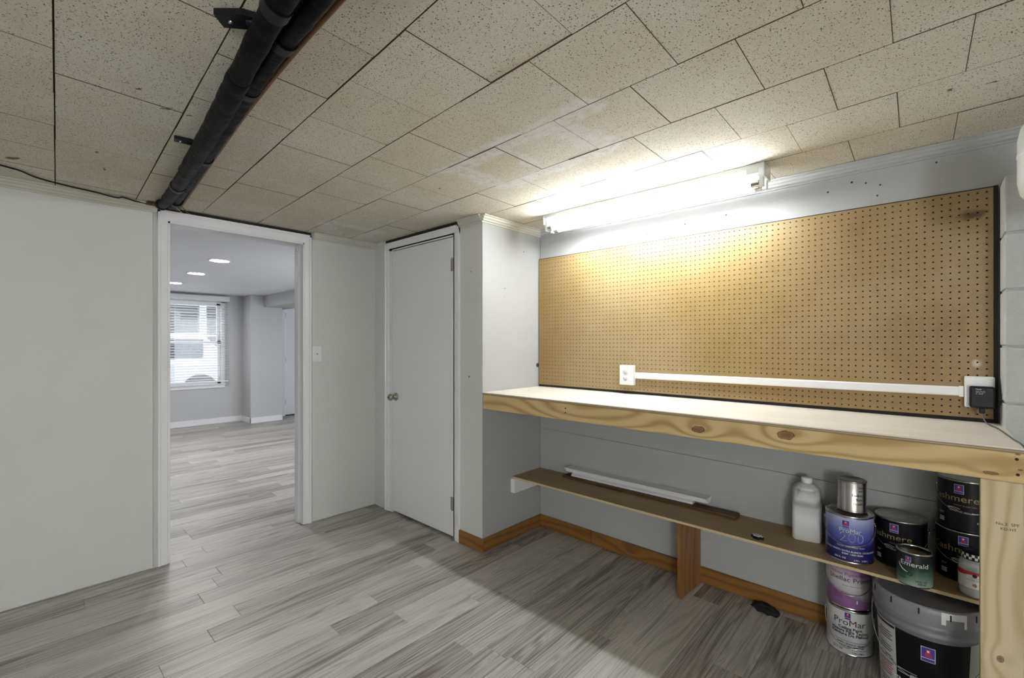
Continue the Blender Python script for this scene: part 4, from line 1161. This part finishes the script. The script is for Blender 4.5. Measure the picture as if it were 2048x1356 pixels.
cyl_text('Interior / Spot Exterior', .0075, M['print_purple'], csh, .0805, .096, R(10))
for k in range(4):
    cyl_patch(MB(), .0815, R(-38), R(-14), .064 - .007 * k, .067 - .007 * k, 4).build('label_line', M['print_purple'], csh)
    cyl_patch(MB(), .0815, R(-8), R(30), .066 - .006 * k, .0672 - .006 * k, 4).build('label_line', M['print_purple'], csh)
cyl_patch(MB(), .0815, R(20), R(23), .030, .044, 2).build('scratch', M['print_white'], csh)

# five-gallon bucket
x, y = -.010, 2.302
bk = thing('plastic_bucket', 'grey five-gallon paint bucket with ribbed lid on the floor', 'bucket', (x, y, .0004), facing(x, y, 0))
bk.scale = (1, 1, 1.045)
M['bucket'] = plain('grey_violet_plastic', (.20, .195, .225), .42, var=.06)
M['bucket_lid'] = plain('grey_lid_plastic', (.24, .235, .26), .42, var=.05)
def rb_(z): return .130 + .0145 * z / .30
MB().lathe([(0, .004), (.124, .004), (.129, 0), (.1305, .004), (rb_(.27), .27), (.150, .275), (.1515, .283), (.148, .288), (.148, .298), (.1515, .302), (.152, .310), (.1485, .315), (.1485, .33)], 64).build('body', M['bucket'], bk)
ld = MB().lathe([(.1555, .318), (.1575, .322), (.157, .345), (.1585, .349), (.1575, .372), (.153, .378), (.148, .377), (.1455, .362), (.140, .360), (0, .362)], 64).build('lid', M['bucket_lid'], bk)
for k in range(12):
    a = R(-165 + k * 30 + 8)
    MB().box(-.0022, .0022, -.002, .002, 0, .020).build('lid_slot', M['dark'], ld, (.1575 * math.sin(a), -.1575 * math.cos(a), .349), (0, 0, a))
cyl_patch(MB(), rb_(.02) + .001, R(-36), R(52), .015, .262, 22, rb_(.262) + .001).build('front_label', M['label_black'], bk)
wl = cyl_patch(MB(), rb_(.015) + .0015, R(-82), R(-36), .012, .264, 14, rb_(.264) + .0015).build('white_label', plain('white_sticker', (.52, .52, .53), .5, var=.02), bk)
cyl_patch(MB(), rb_(.25) + .0019, R(-81), R(-37), .250, .259, 12, rb_(.259) + .0019).build('label_header', M['print_black'], wl)
for k in range(24):
    if k % 7 == 6: continue
    z_ = .236 - k * .0085
    cyl_patch(MB(), rb_(z_) + .002, R(-66 - 8 * (k % 3 == 0)), R(-41 - 3 * (k % 2)), z_, z_ + .003, 6).build('label_line', M['print_red'] if 14 < k < 19 else M['socket'] if k % 5 == 0 else M['print_black'], wl)
rl = cyl_patch(MB(), rb_(.015) + .0015, R(52), R(92), .012, .264, 12, rb_(.264) + .0015).build('side_label', plain('pale_green_sticker', (.33, .34, .30), .5, var=.1), bk)
logo(bk, rb_(.23) + .001, .190, R(2), .038, .048)
cyl_text('LATEX', .022, M['print_white'], bk, rb_(.05) + .001, .030, R(-26), stretch=1.1)
for k, s_ in enumerate(('FLAT', 'EXTRA WHITE', 'BLANCO')):
    cyl_text(s_, .0135, M['print_white'], bk, rb_(.09) + .001, .098 - k * .017, R(-25), heavy=.0004)
for z_ in (.125, .112): cyl_patch(MB(), rb_(z_) + .0016, R(-34), R(-10), z_, z_ + .0022, 6).build('label_line', M['socket'], bk)
tp_ = cyl_patch(MB(), .1592, R(14), R(40), .352, .374, 8).build('paint_drip', M['print_white'], bk)
cyl_patch(MB(), .1590, R(14), R(18), .330, .353, 3); cyl_patch(MB(), .1592, R(14), R(18.5), .334, .353, 3).build('paint_drip', M['print_white'], bk)
cyl_patch(MB(), .1592, R(37), R(40), .328, .353, 3).build('paint_drip', M['print_white'], bk)
pts = []
for k in range(29):
    a = -math.pi / 2 + math.pi * k / 28; rad2 = .158 + .010 * math.cos(a)
    pts.append((rad2 * math.sin(a), -rad2 * math.cos(a), .292 - .165 * math.cos(a) ** .8))
hd = MB().tube(pts, .0018, 6).build('bail', M['steel'], bk)
gp = [(.170 * math.sin(a), -.170 * math.cos(a), .130 + .0002 * k) for k, a in enumerate([R(-14 + 3.2 * q) for q in range(10)])]
MB().tube(gp, .0075, 10).build('grip', plain('grey_grip', (.36, .36, .37), .5), hd)
for s_ in (-1, 1):
    MB().lathe([(0, .010), (.010, .009), (.014, .004), (.015, 0)], 16).build('bail_ear', M['bucket'], bk, (s_ * .149, 0, .292), (0, R(90 * s_), 0))
